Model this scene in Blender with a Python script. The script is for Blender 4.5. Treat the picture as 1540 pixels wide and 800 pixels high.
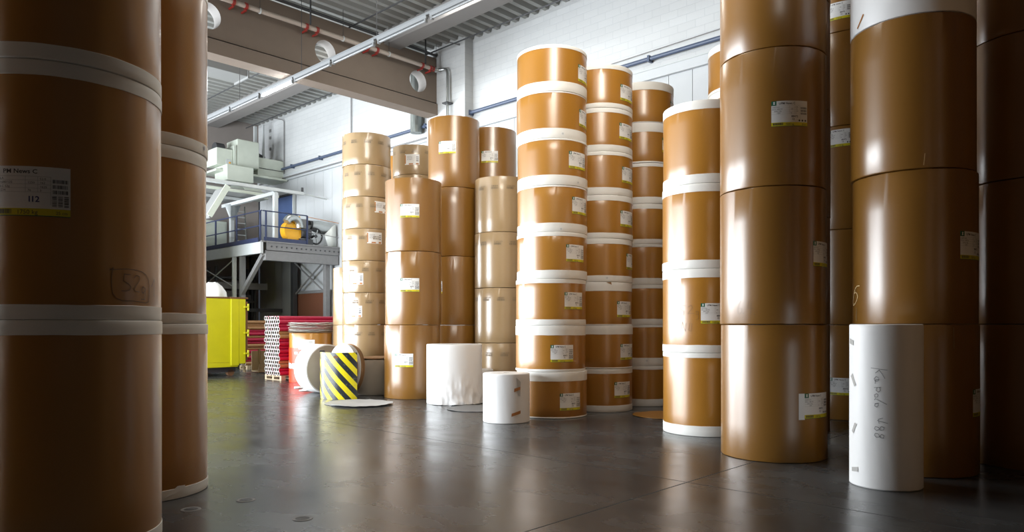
import bpy, math, random
from math import sin, cos, pi, radians, atan2, sqrt, hypot
from mathutils import Vector, Matrix, noise as mnoise
random.seed(11)
for o in list(bpy.data.objects):
    bpy.data.objects.remove(o, do_unlink=True)
SC = bpy.context.scene
COL = SC.collection

# ------------------------------------------------------------------ camera, world, big lights, exposure
EYE = 1.6
F = 1080.0
cam = bpy.data.cameras.new('camera')
cam.sensor_width = 36.0
cam.lens = F / 1540 * 36
cam.shift_y = 90 / 1540
cam.clip_end = 200
co = bpy.data.objects.new('camera', cam)
COL.objects.link(co)
co.location = (0, 0, EYE)
co.rotation_euler = (radians(90), 0, 0)
SC.camera = co

W = bpy.data.worlds.new('world')
SC.world = W
W.use_nodes = True
W.node_tree.nodes['Background'].inputs[0].default_value = (0.75, 0.85, 1.0, 1)
W.node_tree.nodes['Background'].inputs[1].default_value = 0.05

SC.view_settings.view_transform = 'Standard'
SC.view_settings.look = 'None'
SC.view_settings.gamma = 1.0
SC.view_settings.use_curve_mapping = False
SC.view_settings.exposure = 0.0

# the hall stands turned 46.3 degrees to the camera: V runs towards the brick wall, U runs along it
ROT = radians(46.3)
CV = Vector((cos(ROT), sin(ROT), 0))
CU = Vector((-sin(ROT), cos(ROT), 0))
def vu(V, U, z=0.0):
    return Vector((CV.x * V + CU.x * U, CV.y * V + CU.y * U, z))

def area_light(name, loc, sx, sy, power, color, direction, spread=180):
    l = bpy.data.lights.new(name, 'AREA')
    l.shape = 'RECTANGLE'; l.size = sx; l.size_y = sy
    l.energy = power; l.color = color; l.spread = radians(spread)
    o = bpy.data.objects.new(name, l)
    COL.objects.link(o)
    o.location = loc
    o.rotation_euler = Vector(direction).to_track_quat('-Z', 'Y').to_euler()
    return o

WALL_V, WALL_L, WALL_U, WALL_N, CEIL = 16.0, -6.0, 31.6, -7.0, 10.9
GATE_H = 6.0
TOP_FILL = 150
# daylight falling through the loading gates of the left and the far wall, and lights added under the roof
GATES = [(12.4, 16.4), (16.6, 23.4), (23.6, 30.4)]
GATE_L = 25.0      # radiance of the daylight in the openings
for g0, g1 in GATES:
    area_light('gate_daylight', vu(WALL_L + 0.12, (g0 + g1) / 2, GATE_H / 2), g1 - g0, GATE_H, GATE_L * pi * (g1 - g0) * GATE_H, (0.90, 0.95, 1.0), CV)
area_light('gate_daylight', vu(1.0, WALL_U - 0.12, GATE_H / 2), 12, GATE_H, GATE_L * 1.0 * pi * 12 * GATE_H, (0.90, 0.95, 1.0), -CU)
ROOF_FILLS = [(7.6, 6.9, 3.0, 2.4, 480), (13.2, 14.0, 1.6, 3.0, 260), (13.0, 22.9, 2.4, 1.5, 130), (13.5, 22.0, 1.2, 2.4, 170)]  # unseen lights added under the roof, brightening tower tops and the far wall
for V, U, a, b, pw in ROOF_FILLS:
    area_light('roof_daylight', vu(V, U, CEIL - 0.12), a, b, pw, (1.0, 0.97, 0.90), (0, 0, -1)).rotation_euler = (0, 0, ROT)

# unseen light added behind the viewer, narrowed to brighten the banded tower tops
area_light('floodlight', (0.9, 0.0, 10.5), 5.0, 1.2, TOP_FILL, (1.0, 0.95, 0.86), (-.9, 12.6, -3.1), 44)

# ------------------------------------------------------------------ materials
def mat(name, color, rough=0.6, metal=0.0, noise=0.0, nscale=8.0, bump=0.0, bscale=60.0, spec=0.5, emit=None, estr=0.0, rvar=0.0, stretch=None, detail=6.0, alpha=None, coat=0.0, crough=0.27):
    m = bpy.data.materials.new(name)
    m.use_nodes = True
    nt = m.node_tree
    b = nt.nodes['Principled BSDF']
    b.inputs['Base Color'].default_value = (*color, 1)
    b.inputs['Roughness'].default_value = rough
    b.inputs['Metallic'].default_value = metal
    b.inputs['Specular IOR Level'].default_value = spec
    b.inputs['Coat Weight'].default_value = coat
    b.inputs['Coat Roughness'].default_value = crough
    tc = nt.nodes.new('ShaderNodeTexCoord')
    vec = tc.outputs['Object']
    if stretch:
        mp = nt.nodes.new('ShaderNodeMapping')
        mp.inputs['Scale'].default_value = stretch
        nt.links.new(vec, mp.inputs[0]); vec = mp.outputs[0]
    if noise > 0 or rvar > 0:
        n = nt.nodes.new('ShaderNodeTexNoise')
        n.inputs['Scale'].default_value = nscale
        n.inputs['Detail'].default_value = detail
        nt.links.new(vec, n.inputs['Vector'])
        if noise > 0:
            mx = nt.nodes.new('ShaderNodeMix'); mx.data_type = 'RGBA'
            mx.inputs[6].default_value = (*[c * (1 - noise) for c in color], 1)
            mx.inputs[7].default_value = (*[min(1, c * (1 + noise)) for c in color], 1)
            nt.links.new(n.outputs[0], mx.inputs[0])
            nt.links.new(mx.outputs[2], b.inputs['Base Color'])
        if rvar > 0:
            mr = nt.nodes.new('ShaderNodeMapRange')
            mr.inputs[1].default_value = 0.3; mr.inputs[2].default_value = 0.7
            mr.inputs[3].default_value = rough - rvar; mr.inputs[4].default_value = rough + rvar
            nt.links.new(n.outputs[0], mr.inputs[0])
            nt.links.new(mr.outputs[0], b.inputs['Roughness'])
    if bump > 0:
        n2 = nt.nodes.new('ShaderNodeTexNoise')
        n2.inputs['Scale'].default_value = bscale
        n2.inputs['Detail'].default_value = 4
        nt.links.new(vec, n2.inputs['Vector'])
        bp = nt.nodes.new('ShaderNodeBump')
        bp.inputs['Strength'].default_value = bump
        bp.inputs['Distance'].default_value = 0.01
        nt.links.new(n2.outputs[0], bp.inputs['Height'])
        nt.links.new(bp.outputs[0], b.inputs['Normal'])
    if emit:
        b.inputs['Emission Color'].default_value = (*emit, 1)
        b.inputs['Emission Strength'].default_value = estr
    if alpha is not None:
        b.inputs['Alpha'].default_value = alpha
    return m

M = {}
KR = 0.36
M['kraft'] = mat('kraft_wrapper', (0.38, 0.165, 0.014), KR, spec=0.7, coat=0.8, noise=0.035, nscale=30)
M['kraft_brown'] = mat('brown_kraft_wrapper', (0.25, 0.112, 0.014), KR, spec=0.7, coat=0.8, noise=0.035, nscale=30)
M['kraft_tan'] = mat('tan_kraft_wrapper', (0.38, 0.26, 0.13), 0.30, spec=0.7, coat=0.8, noise=0.035, nscale=30)
M['band'] = mat('white_band_paper', (0.80, 0.80, 0.76), 0.5, noise=0.02, nscale=20)
M['white'] = mat('white_paper', (0.84, 0.84, 0.83), 0.45, noise=0.02, nscale=6, bump=0.08, bscale=14)
M['sheet'] = mat('grey_paper_sheet', (0.50, 0.50, 0.49), 0.6, noise=0.12, nscale=3)
M['cardboard'] = mat('brown_cardboard', (0.34, 0.19, 0.085), 0.8, noise=0.12, nscale=9)
M['greyboard'] = mat('grey_board', (0.42, 0.38, 0.31), 0.75, noise=0.1, nscale=5)
M['core'] = mat('core_board', (0.13, 0.08, 0.045), 0.9)
M['label'] = mat('label_paper', (0.82, 0.83, 0.82), 0.45)
M['yellow_ink'] = mat('label_yellow', (0.66, 0.58, 0.015), 0.45)
M['green_ink'] = mat('label_green', (0.012, 0.13, 0.07), 0.45)
M['orange_ink'] = mat('label_orange', (0.50, 0.22, 0.07), 0.5)
M['ink'] = mat('ink', (0.05, 0.05, 0.055), 0.5)
M['pale_ink'] = mat('pale_ink', (0.42, 0.44, 0.43), 0.5)
M['blue_ink'] = mat('blue_ink', (0.03, 0.04, 0.16), 0.5)
M['print'] = mat('faded_print', (0.20, 0.155, 0.095), 0.5)
M['pencil'] = mat('pencil', (0.16, 0.10, 0.05), 0.5)
M['pencil_grey'] = mat('grey_pencil', (0.20, 0.20, 0.21), 0.5)
M['chalk'] = mat('chalk', (0.80, 0.60, 0.32), 0.8)
M['chalk_dim'] = mat('pale_chalk', (0.40, 0.30, 0.18), 0.8)
M['tape'] = mat('grey_tape', (0.40, 0.39, 0.37), 0.5)
M['tape_brown'] = mat('brown_tape', (0.42, 0.17, 0.04), 0.35)
M['red'] = mat('red_print_wrapper', (0.80, 0.05, 0.012), 0.38)
M['steel_white'] = mat('white_painted_steel', (0.50, 0.53, 0.53), 0.45, noise=0.06)
M['machine'] = mat('pale_green_machine_paint', (0.56, 0.61, 0.53), 0.45, noise=0.12, nscale=3)
M['steel_grey'] = mat('grey_painted_steel', (0.20, 0.20, 0.20), 0.5, noise=0.15)
M['steel_dark'] = mat('dark_steel', (0.045, 0.047, 0.05), 0.5, noise=0.15)
M['rail_blue'] = mat('dark_blue_paint', (0.025, 0.035, 0.085), 0.4)
M['blue_pipe'] = mat('blue_grey_pipe', (0.075, 0.10, 0.16), 0.4)
M['door_blue'] = mat('blue_door_paint', (0.06, 0.10, 0.22), 0.4, noise=0.08)
M['silver'] = mat('galvanised_sheet', (0.42, 0.44, 0.43), 0.32, metal=0.85, noise=0.15, nscale=9)
M['poly'] = mat('translucent_film', (0.62, 0.65, 0.62), 0.3, bump=0.4, bscale=10)
M['fan_yellow'] = mat('fan_yellow_paint', (0.80, 0.40, 0.01), 0.35)
M['skip_yellow'] = mat('skip_yellow_paint', (0.60, 0.575, 0.008), 0.4, noise=0.10, nscale=2.5)
M['rust'] = mat('rust', (0.16, 0.075, 0.03), 0.85, noise=0.3, nscale=20)
M['black'] = mat('black_rubber', (0.015, 0.015, 0.016), 0.5)
M['plastic'] = mat('white_sack', (0.75, 0.77, 0.76), 0.5, bump=0.5, bscale=7)
M['tube_red'] = mat('crimson_tube_paper', (0.42, 0.008, 0.05), 0.42, noise=0.08)
M['tube_brown'] = mat('brown_tube_paper', (0.38, 0.20, 0.085), 0.5, noise=0.08)
M['tube_end'] = mat('tube_end_paper', (0.80, 0.79, 0.77), 0.6)
M['wood'] = mat('pallet_wood', (0.46, 0.36, 0.24), 0.75, noise=0.25, nscale=5, stretch=(1, 9, 9))
M['wood_dark'] = mat('old_wood', (0.24, 0.16, 0.07), 0.75, noise=0.25, nscale=5, stretch=(9, 9, 1))
M['concrete'] = mat('tan_concrete', (0.19, 0.15, 0.118), 0.8, noise=0.08, nscale=3, bump=0.1, bscale=30)
M['concrete_light'] = mat('grey_concrete', (0.33, 0.315, 0.30), 0.8, noise=0.06, nscale=3)
M['ceiling'] = mat('ceiling_deck', (0.27, 0.275, 0.26), 0.5, noise=0.05)
M['clamp_red'] = mat('red_clamp_paint', (0.26, 0.022, 0.016), 0.45)
M['pipe'] = mat('beige_pipe_paint', (0.42, 0.36, 0.31), 0.45)
M['rail_paint'] = mat('light_grey_rail_paint', (0.17, 0.18, 0.185), 0.6)
M['tube_off'] = mat('unlit_tube_glass', (0.20, 0.21, 0.215), 0.25)
M['tube_lit'] = mat('lit_tube', (1, 1, 1), 0.3, emit=(0.92, 0.97, 1.0), estr=60)
M['duct'] = mat('duct_grey', (0.24, 0.245, 0.24), 0.5)
M['foil'] = mat('foil_lagging', (0.22, 0.24, 0.23), 0.40, metal=0.6, noise=0.95, nscale=2.2, stretch=(6, 6, 0.6), bump=0.6, bscale=8)
M['sooty'] = mat('dark_unpainted_wall', (0.05, 0.048, 0.045), 0.9)  # unseen walls and near roof coloured dark to hold back bounced light
M['concrete_beam'] = mat('roof_beam_concrete', (0.19, 0.18, 0.172), 0.8, noise=0.06, nscale=3)
M['outside'] = mat('outside_light', (0.5, 0.5, 0.5), 0.9)
M['panel_wall'] = mat('lower_wall_paint', (0.52, 0.545, 0.56), 0.6, noise=0.03, nscale=1.5)
M['dark_wall'] = mat('grey_brown_wall', (0.26, 0.23, 0.21), 0.8, noise=0.06, nscale=2)
M['brown_panel'] = mat('rust_brown_panel', (0.16, 0.06, 0.03), 0.6)

def brick_mat():
    m = bpy.data.materials.new('white_painted_brick')
    m.use_nodes = True
    nt = m.node_tree; b = nt.nodes['Principled BSDF']
    b.inputs['Roughness'].default_value = 0.55
    tc = nt.nodes.new('ShaderNodeTexCoord')
    sp = nt.nodes.new('ShaderNodeSeparateXYZ'); cb = nt.nodes.new('ShaderNodeCombineXYZ')
    nt.links.new(tc.outputs['Object'], sp.inputs[0])
    nt.links.new(sp.outputs['Y'], cb.inputs['X']); nt.links.new(sp.outputs['Z'], cb.inputs['Y'])
    br = nt.nodes.new('ShaderNodeTexBrick')
    br.inputs['Scale'].default_value = 1.0
    br.inputs['Brick Width'].default_value = 0.50
    br.inputs['Row Height'].default_value = 0.20
    br.inputs['Mortar Size'].default_value = 0.008
    br.inputs['Mortar Smooth'].default_value = 0.4
    br.inputs['Color1'].default_value = (0.53, 0.545, 0.545, 1)
    br.inputs['Color2'].default_value = (0.51, 0.525, 0.525, 1)
    br.inputs['Mortar'].default_value = (0.47, 0.49, 0.50, 1)
    nt.links.new(cb.outputs[0], br.inputs['Vector'])
    nt.links.new(br.outputs['Color'], b.inputs['Base Color'])
    bp = nt.nodes.new('ShaderNodeBump'); bp.invert = True
    bp.inputs['Strength'].default_value = 0.5; bp.inputs['Distance'].default_value = 0.006
    nt.links.new(br.outputs['Fac'], bp.inputs['Height'])
    nt.links.new(bp.outputs[0], b.inputs['Normal'])
    return m
M['brick'] = brick_mat()

def floor_mat():
    m = bpy.data.materials.new('polished_concrete')
    m.use_nodes = True
    nt = m.node_tree; b = nt.nodes['Principled BSDF']
    N = nt.nodes.new; L = nt.links.new
    tc = N('ShaderNodeTexCoord')
    n1 = N('ShaderNodeTexNoise'); n1.inputs['Scale'].default_value = 0.9; n1.inputs['Detail'].default_value = 8; n1.inputs['Roughness'].default_value = 0.5
    n1.inputs['Distortion'].default_value = 0.25
    L(tc.outputs['Object'], n1.inputs['Vector'])
    n2 = N('ShaderNodeTexNoise'); n2.inputs['Scale'].default_value = 4; n2.inputs['Detail'].default_value = 3
    mp = N('ShaderNodeMapping'); mp.inputs['Scale'].default_value = (1, 0.35, 1); mp.inputs['Rotation'].default_value = (0, 0, 0.5)
    L(tc.outputs['Object'], mp.inputs[0]); L(mp.outputs[0], n2.inputs['Vector'])
    cr = N('ShaderNodeValToRGB')
    cr.color_ramp.elements[0].position = 0.30; cr.color_ramp.elements[0].color = (0.028, 0.031, 0.033, 1)
    cr.color_ramp.elements[1].position = 0.72; cr.color_ramp.elements[1].color = (0.075, 0.081, 0.085, 1)
    mxf = N('ShaderNodeMath'); mxf.operation = 'MULTIPLY_ADD'; mxf.inputs[1].default_value = 0.35
    ad = N('ShaderNodeMath'); ad.operation = 'MULTIPLY'; ad.inputs[1].default_value = 0.65
    L(n1.outputs[0], ad.inputs[0]); L(n2.outputs[0], mxf.inputs[0]); L(ad.outputs[0], mxf.inputs[2])
    L(mxf.outputs[0], cr.inputs[0])
    # saw-cut joints, one in each direction of the hall
    sp = N('ShaderNodeSeparateXYZ'); L(tc.outputs['Object'], sp.inputs[0])
    def joint(axis, first, step):
        s = N('ShaderNodeMath'); s.operation = 'SUBTRACT'; s.inputs[1].default_value = first
        L(sp.outputs[axis], s.inputs[0])
        q = N('ShaderNodeMath'); q.operation = 'PINGPONG'; q.inputs[1].default_value = step / 2
        L(s.outputs[0], q.inputs[0])
        c = N('ShaderNodeMath'); c.operation = 'LESS_THAN'; c.inputs[1].default_value = 0.008
        L(q.outputs[0], c.inputs[0])
        return c
    j1, j2 = joint('X', 6.55, 9.0), joint('Y', 3.78, 9.0)
    mxx = N('ShaderNodeMath'); mxx.operation = 'MAXIMUM'; L(j1.outputs[0], mxx.inputs[0]); L(j2.outputs[0], mxx.inputs[1])
    mc = N('ShaderNodeMix'); mc.data_type = 'RGBA'; mc.inputs[7].default_value = (0.012, 0.012, 0.012, 1)
    L(mxx.outputs[0], mc.inputs[0]); L(cr.outputs[0], mc.inputs[6]); L(mc.outputs[2], b.inputs['Base Color'])
    mr = N('ShaderNodeMapRange'); mr.inputs[1].default_value = 0.3; mr.inputs[2].default_value = 0.7
    mr.inputs[3].default_value = 0.20; mr.inputs[4].default_value = 0.32
    L(mxf.outputs[0], mr.inputs[0])
    jm = N('ShaderNodeMath'); jm.operation = 'MAXIMUM'; L(mr.outputs[0], jm.inputs[0]); L(mxx.outputs[0], jm.inputs[1]); L(jm.outputs[0], b.inputs['Roughness'])
    b.inputs['Specular IOR Level'].default_value = 0.75
    bp = N('ShaderNodeBump'); bp.inputs['Strength'].default_value = 0.045; bp.inputs['Distance'].default_value = 0.01
    L(n2.outputs[0], bp.inputs['Height']); L(bp.outputs[0], b.inputs['Normal'])
    return m
M['floor'] = floor_mat()

# ------------------------------------------------------------------ mesh helpers
class MB:
    def __init__(s):
        s.v = []; s.f = []; s.m = []; s.mats = []
    def mi(s, m):
        if m not in s.mats: s.mats.append(m)
        return s.mats.index(m)
    def face(s, idx, m): s.f.append(idx); s.m.append(s.mi(m))
    def add(s, vs, fs, m):
        b = len(s.v); s.v += [tuple(p) for p in vs]
        k = s.mi(m)
        for f in fs: s.f.append([b + i for i in f]); s.m.append(k)
    def box(s, x0, x1, y0, y1, z0, z1, m):
        s.add([(x0,y0,z0),(x1,y0,z0),(x1,y1,z0),(x0,y1,z0),(x0,y0,z1),(x1,y0,z1),(x1,y1,z1),(x0,y1,z1)],
              [(0,3,2,1),(4,5,6,7),(0,1,5,4),(1,2,6,5),(2,3,7,6),(3,0,4,7)], m); return s
    def bar(s, p, q, w, h, m, up=(0,0,1)):
        p = Vector(p); q = Vector(q); d = (q - p).normalized(); up = Vector(up)
        if abs(d.dot(up)) > 0.98: up = Vector((1,0,0))
        a = d.cross(up).normalized(); c = a.cross(d).normalized()
        vs = []
        for e in (p, q):
            for i, j in ((-1,-1),(1,-1),(1,1),(-1,1)): vs.append(e + a*(w/2*i) + c*(h/2*j))
        s.add(vs, [(3,2,1,0),(4,5,6,7),(0,1,5,4),(1,2,6,5),(2,3,7,6),(3,0,4,7)], m); return s
    def tube(s, path, r, m, seg=12, caps=True, radii=None):
        path = [Vector(p) for p in path]; n = len(path); rings = []
        d0 = (path[1]-path[0]).normalized()
        up = Vector((0,0,1)) if abs(d0.z) < 0.9 else Vector((1,0,0))
        a = d0.cross(up).normalized()
        b0 = len(s.v); k = s.mi(m)
        for i, p in enumerate(path):
            d = ((path[min(i+1,n-1)]-p).normalized() if i < n-1 else Vector()) + ((p-path[i-1]).normalized() if i > 0 else Vector())
            d.normalize()
            a = (a - d*a.dot(d)).normalized(); c = d.cross(a)
            rr = radii[i] if radii else r
            for j in range(seg):
                t = 2*pi*j/seg
                s.v.append(tuple(p + a*(rr*cos(t)) + c*(rr*sin(t))))
        for i in range(n-1):
            for j in range(seg):
                j2 = (j+1) % seg
                s.f.append([b0+i*seg+j, b0+i*seg+j2, b0+(i+1)*seg+j2, b0+(i+1)*seg+j]); s.m.append(k)
        if caps:
            s.f.append([b0+j for j in reversed(range(seg))]); s.m.append(k)
            s.f.append([b0+(n-1)*seg+j for j in range(seg)]); s.m.append(k)
        return s
    def lathe(s, prof, m, seg=64, a0=0.0, a1=2*pi, jit=None):
        full = abs(a1 - a0 - 2*pi) < 1e-6
        n = seg if full else seg + 1
        b0 = len(s.v); k = s.mi(m); L = len(prof)
        for j in range(n):
            t = a0 + (a1-a0)*j/seg
            for i, (r, z) in enumerate(prof):
                if jit: r, z = jit(i, t, r, z)
                s.v.append((r*cos(t), r*sin(t), z))
        for j in range(seg):
            j2 = (j+1) % n
            for i in range(L-1):
                s.f.append([b0+j*L+i, b0+j2*L+i, b0+j2*L+i+1, b0+j*L+i+1]); s.m.append(k)
        return s
    def move(s, mtx, start=0):
        for i in range(start, len(s.v)): s.v[i] = tuple(mtx @ Vector(s.v[i]))
        return s
    def mesh(s, name, angle=35):
        me = bpy.data.meshes.new(name)
        me.from_pydata(s.v, [], s.f)
        for m in s.mats: me.materials.append(M[m])
        me.polygons.foreach_set('material_index', s.m)
        me.shade_smooth()
        me.set_sharp_from_angle(angle=radians(angle))
        me.update()
        return me
    def build(s, name, parent=None, loc=(0,0,0), rot=0.0, bevel=0.0, angle=35):
        o = link(name, s.mesh(name, angle), parent, loc, rot)
        if bevel > 0:
            bv = o.modifiers.new('bevel', 'BEVEL'); bv.width = bevel; bv.segments = 2; bv.limit_method = 'ANGLE'
        return o

def link(name, me, parent=None, loc=(0,0,0), rot=0.0):
    o = bpy.data.objects.new(name, me); COL.objects.link(o)
    o.location = loc
    o.rotation_euler = (0, 0, rot) if not isinstance(rot, (tuple, list)) else rot
    if parent: o.parent = parent
    return o
def thing(name, label, cat, loc=(0,0,0), rot=0.0, group=None):
    return tag(link(name, None, None, loc, rot), label, cat, group)
def tag(o, label, cat, group=None, kind=None):
    o['label'] = label; o['category'] = cat
    if group: o['group'] = group
    if kind: o['kind'] = kind
    return o
def struct(name, mb, loc=(0,0,0), rot=ROT, **k):
    o = mb.build(name, None, loc, rot, **k); o['kind'] = 'structure'; return o
def copy_tree(o, parent=None):
    c = o.copy(); COL.objects.link(c); c.parent = parent
    for ch in list(o.children): copy_tree(ch, c)
    return c

# where a sight line at picture column px meets the plane U=const or V=const of the hall
def V_at(px, U):
    k = (px - 770) / F
    return U * (CV.y + CV.x * k) / (CU.y - (-CU.x) * -1 * -k) if False else U * (CV.y + CV.x * k) / (CU.y + CU.x * k)
def U_at(px, V):
    k = (px - 770) / F
    return V * (CU.y + CU.x * k) / (CV.y + CV.x * k)

# ------------------------------------------------------------------ the hall
b = MB(); b.box(WALL_L, WALL_V, WALL_N, WALL_U, -0.2, 0, 'floor'); struct('floor', b)
def wall_with_gates(mb, along, at0, at1, lo, hi, gates, h, m):
    cuts = []
    p = lo
    for g0, g1 in gates:
        cuts.append((p, g0, 0, CEIL + .2)); cuts.append((g0, g1, h, CEIL + .2)); p = g1
    cuts.append((p, hi, 0, CEIL + .2))
    for a, c, z0, z1 in cuts:
        if along == 'U': mb.box(at0, at1, a, c, z0, z1, m)
        else: mb.box(a, c, at0, at1, z0, z1, m)
b = MB(); wall_with_gates(b, 'U', WALL_L - .3, WALL_L, WALL_N, WALL_U, GATES, GATE_H, 'sooty'); struct('wall_left', b)
b = MB(); wall_with_gates(b, 'V', WALL_U, WALL_U + .3, WALL_L, WALL_V, [(-5.0, 7.0)], GATE_H, 'dark_wall'); struct('wall_far', b)
b = MB(); b.box(WALL_L, WALL_V, WALL_N - .3, WALL_N, 0, CEIL + .2, 'sooty'); struct('wall_near', b)
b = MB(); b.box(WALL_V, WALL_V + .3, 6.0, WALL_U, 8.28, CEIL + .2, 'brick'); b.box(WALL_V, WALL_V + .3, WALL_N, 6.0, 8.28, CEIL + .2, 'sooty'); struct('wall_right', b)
# unseen wall added left of the corner bay, blocks gate light under the platform
b = MB(); b.box(10.65, 10.8, 25.9, WALL_U, 0, 5.2, 'sooty'); struct('wall_corner_bay', b)
# lower wall: tall smooth panels with narrow joints, set a little behind the brickwork
b = MB()
u = 31.55
while u > WALL_N:
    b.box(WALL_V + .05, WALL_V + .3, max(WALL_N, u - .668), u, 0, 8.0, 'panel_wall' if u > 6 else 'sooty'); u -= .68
b.box(WALL_V + .10, WALL_V + .3, WALL_N, WALL_U, 0, 8.0, 'concrete_light')
struct('wall_right_panels', b, bevel=.004)
b = MB(); b.box(WALL_V - .05, WALL_V + .3, WALL_N, WALL_U, 8.0, 8.28, 'panel_wall')
b.box(WALL_V - .07, WALL_V, WALL_N, WALL_U, 8.24, 8.28, 'steel_white'); struct('trim_1', b)
# brick pier that carries the girder
b = MB(); b.box(WALL_V - .35, WALL_V, 17.05, 18.95, 0, CEIL + .1, 'brick'); struct('pillar_brick', b)
# corrugated roof deck, ridges running towards the brick wall
b = MB()
P, D = 0.40, 0.13
u = WALL_N
prof = []
while u < WALL_U:
    prof += [(u, 0), (u + .15, 0), (u + .20, D), (u + .35, D)]
    u += P
prof.append((u, 0))
vs = [(WALL_L, y, CEIL + z) for y, z in prof] + [(WALL_V, y, CEIL + z) for y, z in prof]
n = len(prof)
b.add(vs, [(i, i + 1, n + i + 1, n + i) for i in range(n - 1) if prof[i][0] >= 9], 'ceiling')
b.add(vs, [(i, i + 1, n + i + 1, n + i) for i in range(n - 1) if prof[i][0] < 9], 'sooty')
b.box(WALL_L, WALL_V, WALL_N, WALL_U, CEIL + .2, CEIL + .3, 'ceiling')
struct('ceiling', b, angle=10)
# frame round the first of the unseen lights under the roof
for i, (V, U, a, c, pw) in enumerate(ROOF_FILLS[:1]):
    b = MB()
    for x0, x1, y0, y1 in ((-a/2-.1, a/2+.1, -c/2-.1, -c/2), (-a/2-.1, a/2+.1, c/2, c/2+.1), (-a/2-.1, -a/2, -c/2, c/2), (a/2, a/2+.1, -c/2, c/2)):
        b.box(V + x0, V + x1, U + y0, U + y1, CEIL - .12, CEIL, 'steel_white')
    struct('trim_%d' % (i + 2), b)

# concrete girder with round openings
GU0, GU1 = 18.45, 18.85
b = MB()
b.box(WALL_L, WALL_V - .35, GU0 - .06, GU1 + .06, 8.64, 9.01, 'concrete')
b.box(WALL_L, WALL_V - .35, GU0 + .03, GU1 - .03, 9.01, 9.06, 'steel_dark')
holes = [14.86 - 3.45 * i for i in range(6)]
HZ, HR, HS = 9.6, .345, .45
b.box(WALL_L, WALL_V - .35, GU0, GU1, 9.06, HZ - HS, 'concrete')
b.box(WALL_L, WALL_V - .35, GU0, GU1, HZ + HS, 10.55, 'concrete')
edge = WALL_V - .35
for hv in holes:
    b.box(hv + HS, edge, GU0, GU1, HZ - HS, HZ + HS, 'concrete'); edge = hv - HS
    n = 32
    circ, sq = [], []
    for i in range(n):
        t = 2 * pi * i / n + pi / 4
        c, s_ = cos(t), sin(t); mx = max(abs(c), abs(s_))
        circ.append((hv + HR * c, HZ + HR * s_)); sq.append((hv + HS * c / mx, HZ + HS * s_ / mx))
    vs = [(x, GU0, z) for x, z in circ] + [(x, GU0, z) for x, z in sq] + [(x, GU1, z) for x, z in circ] + [(x, GU1, z) for x, z in sq]
    fs = []
    for i in range(n):
        j = (i + 1) % n
        fs += [(i, j, n + j, n + i), (2*n + j, 2*n + i, 3*n + i, 3*n + j)]
    b.add(vs, fs, 'concrete')
    b.add(vs, [(i, 2*n + i, 2*n + (i + 1) % n, (i + 1) % n) for i in range(n)], 'concrete_light')
b.box(WALL_L, edge, GU0, GU1, HZ - HS, HZ + HS, 'concrete')
struct('girder', b)
# secondary concrete beams along the hall
for V in (13.5, 6.6, -0.3):
    b = MB()
    b.box(V, V + .62, WALL_N, WALL_U, 10.42, 10.6, 'concrete_beam'); b.box(V + .1, V + .52, WALL_N, WALL_U, 10.6, CEIL + .05, 'concrete_beam')
    struct('roof_beam', b, bevel=.02)

# gate leaves pushed up above the openings are outside the picture; the gates keep a steel frame
for g0, g1 in GATES:
    b = MB()
    for y in (g0 + .06, g1 - .06): b.box(WALL_L - .05, WALL_L + .05, y - .06, y + .06, 0, GATE_H, 'steel_grey')
    b.box(WALL_L - .05, WALL_L + .05, g0, g1, GATE_H - .1, GATE_H, 'steel_grey'); struct('door_1', b)

# ------------------------------------------------------------------ paper reels
def phi_at(cx, cy, r, px):
    """angle on the reel (about its axis) met by the sight line at column px"""
    k = (px - 770) / F
    a = k*k + 1; bb = -2*(k*cx + cy); c = cx*cx + cy*cy - r*r
    disc = max(0.0, bb*bb - 4*a*c)
    y = (-bb - sqrt(disc)) / (2*a)
    return atan2(y - cy, k*y - cx)

_mesh = {}
def wobble(t, s):
    return sin(3*t + s) * .5 + sin(7*t + 2.1*s) * .3 + sin(17*t + 3.7*s) * .2
def body_mesh(r, h, m, s, seg=96):
    key = ('body', r, round(h, 3), m, s)
    if key not in _mesh:
        e = .010
        prof = [(.04, .10), (.04, .004), (r - e*2, 0), (r - e*.4, e*.25), (r, e), (r, h*.25), (r, h*.5), (r, h*.75), (r, h - e), (r - e*.4, h - e*.45), (r - e*2, h - .004), (.045, h - .006), (.04, h - .12)]
        def jit(i, t, rr, z):
            if 7 < i < 11: z -= abs(wobble(t, s)) * .007
            if 2 <= i <= 4: z += abs(wobble(t, s + 4)) * .004 if i > 2 else 0
            if 4 <= i <= 8: rr += wobble(t * 1, s + i) * .0012
            return rr, z
        b = MB(); b.lathe(prof, m, seg, jit=jit)
        b.lathe([(.04, h - .10), (.001, h - .10)], 'core', 24)
        _mesh[key] = b.mesh('wrapper')
    return _mesh[key]
def band_mesh(r, w, top, s):
    key = ('band', r, round(w, 3), top, s)
    if key not in _mesh:
        R = r + .0045
        # profile written for the lower end; mirrored for the upper one
        prof = [(R - .12, -.0015), (R - .012, -.0015), (R - .003, .002), (R, .010), (R, w * .5), (R, w - .002), (R - .002, w), (R - .006, w)]
        def jit(i, t, rr, z):
            if i in (5, 6, 7): z += wobble(t, s) * .003
            if 3 <= i <= 4: rr += wobble(t * 2, s) * .0008
            return rr, z
        b = MB(); b.lathe(prof, 'band', 96, jit=jit)
        if top:
            b.v = [(x, y, -z) for x, y, z in b.v]; b.f = [list(reversed(f)) for f in b.f]
        _mesh[key] = b.mesh('end_band')
    return _mesh[key]

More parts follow.
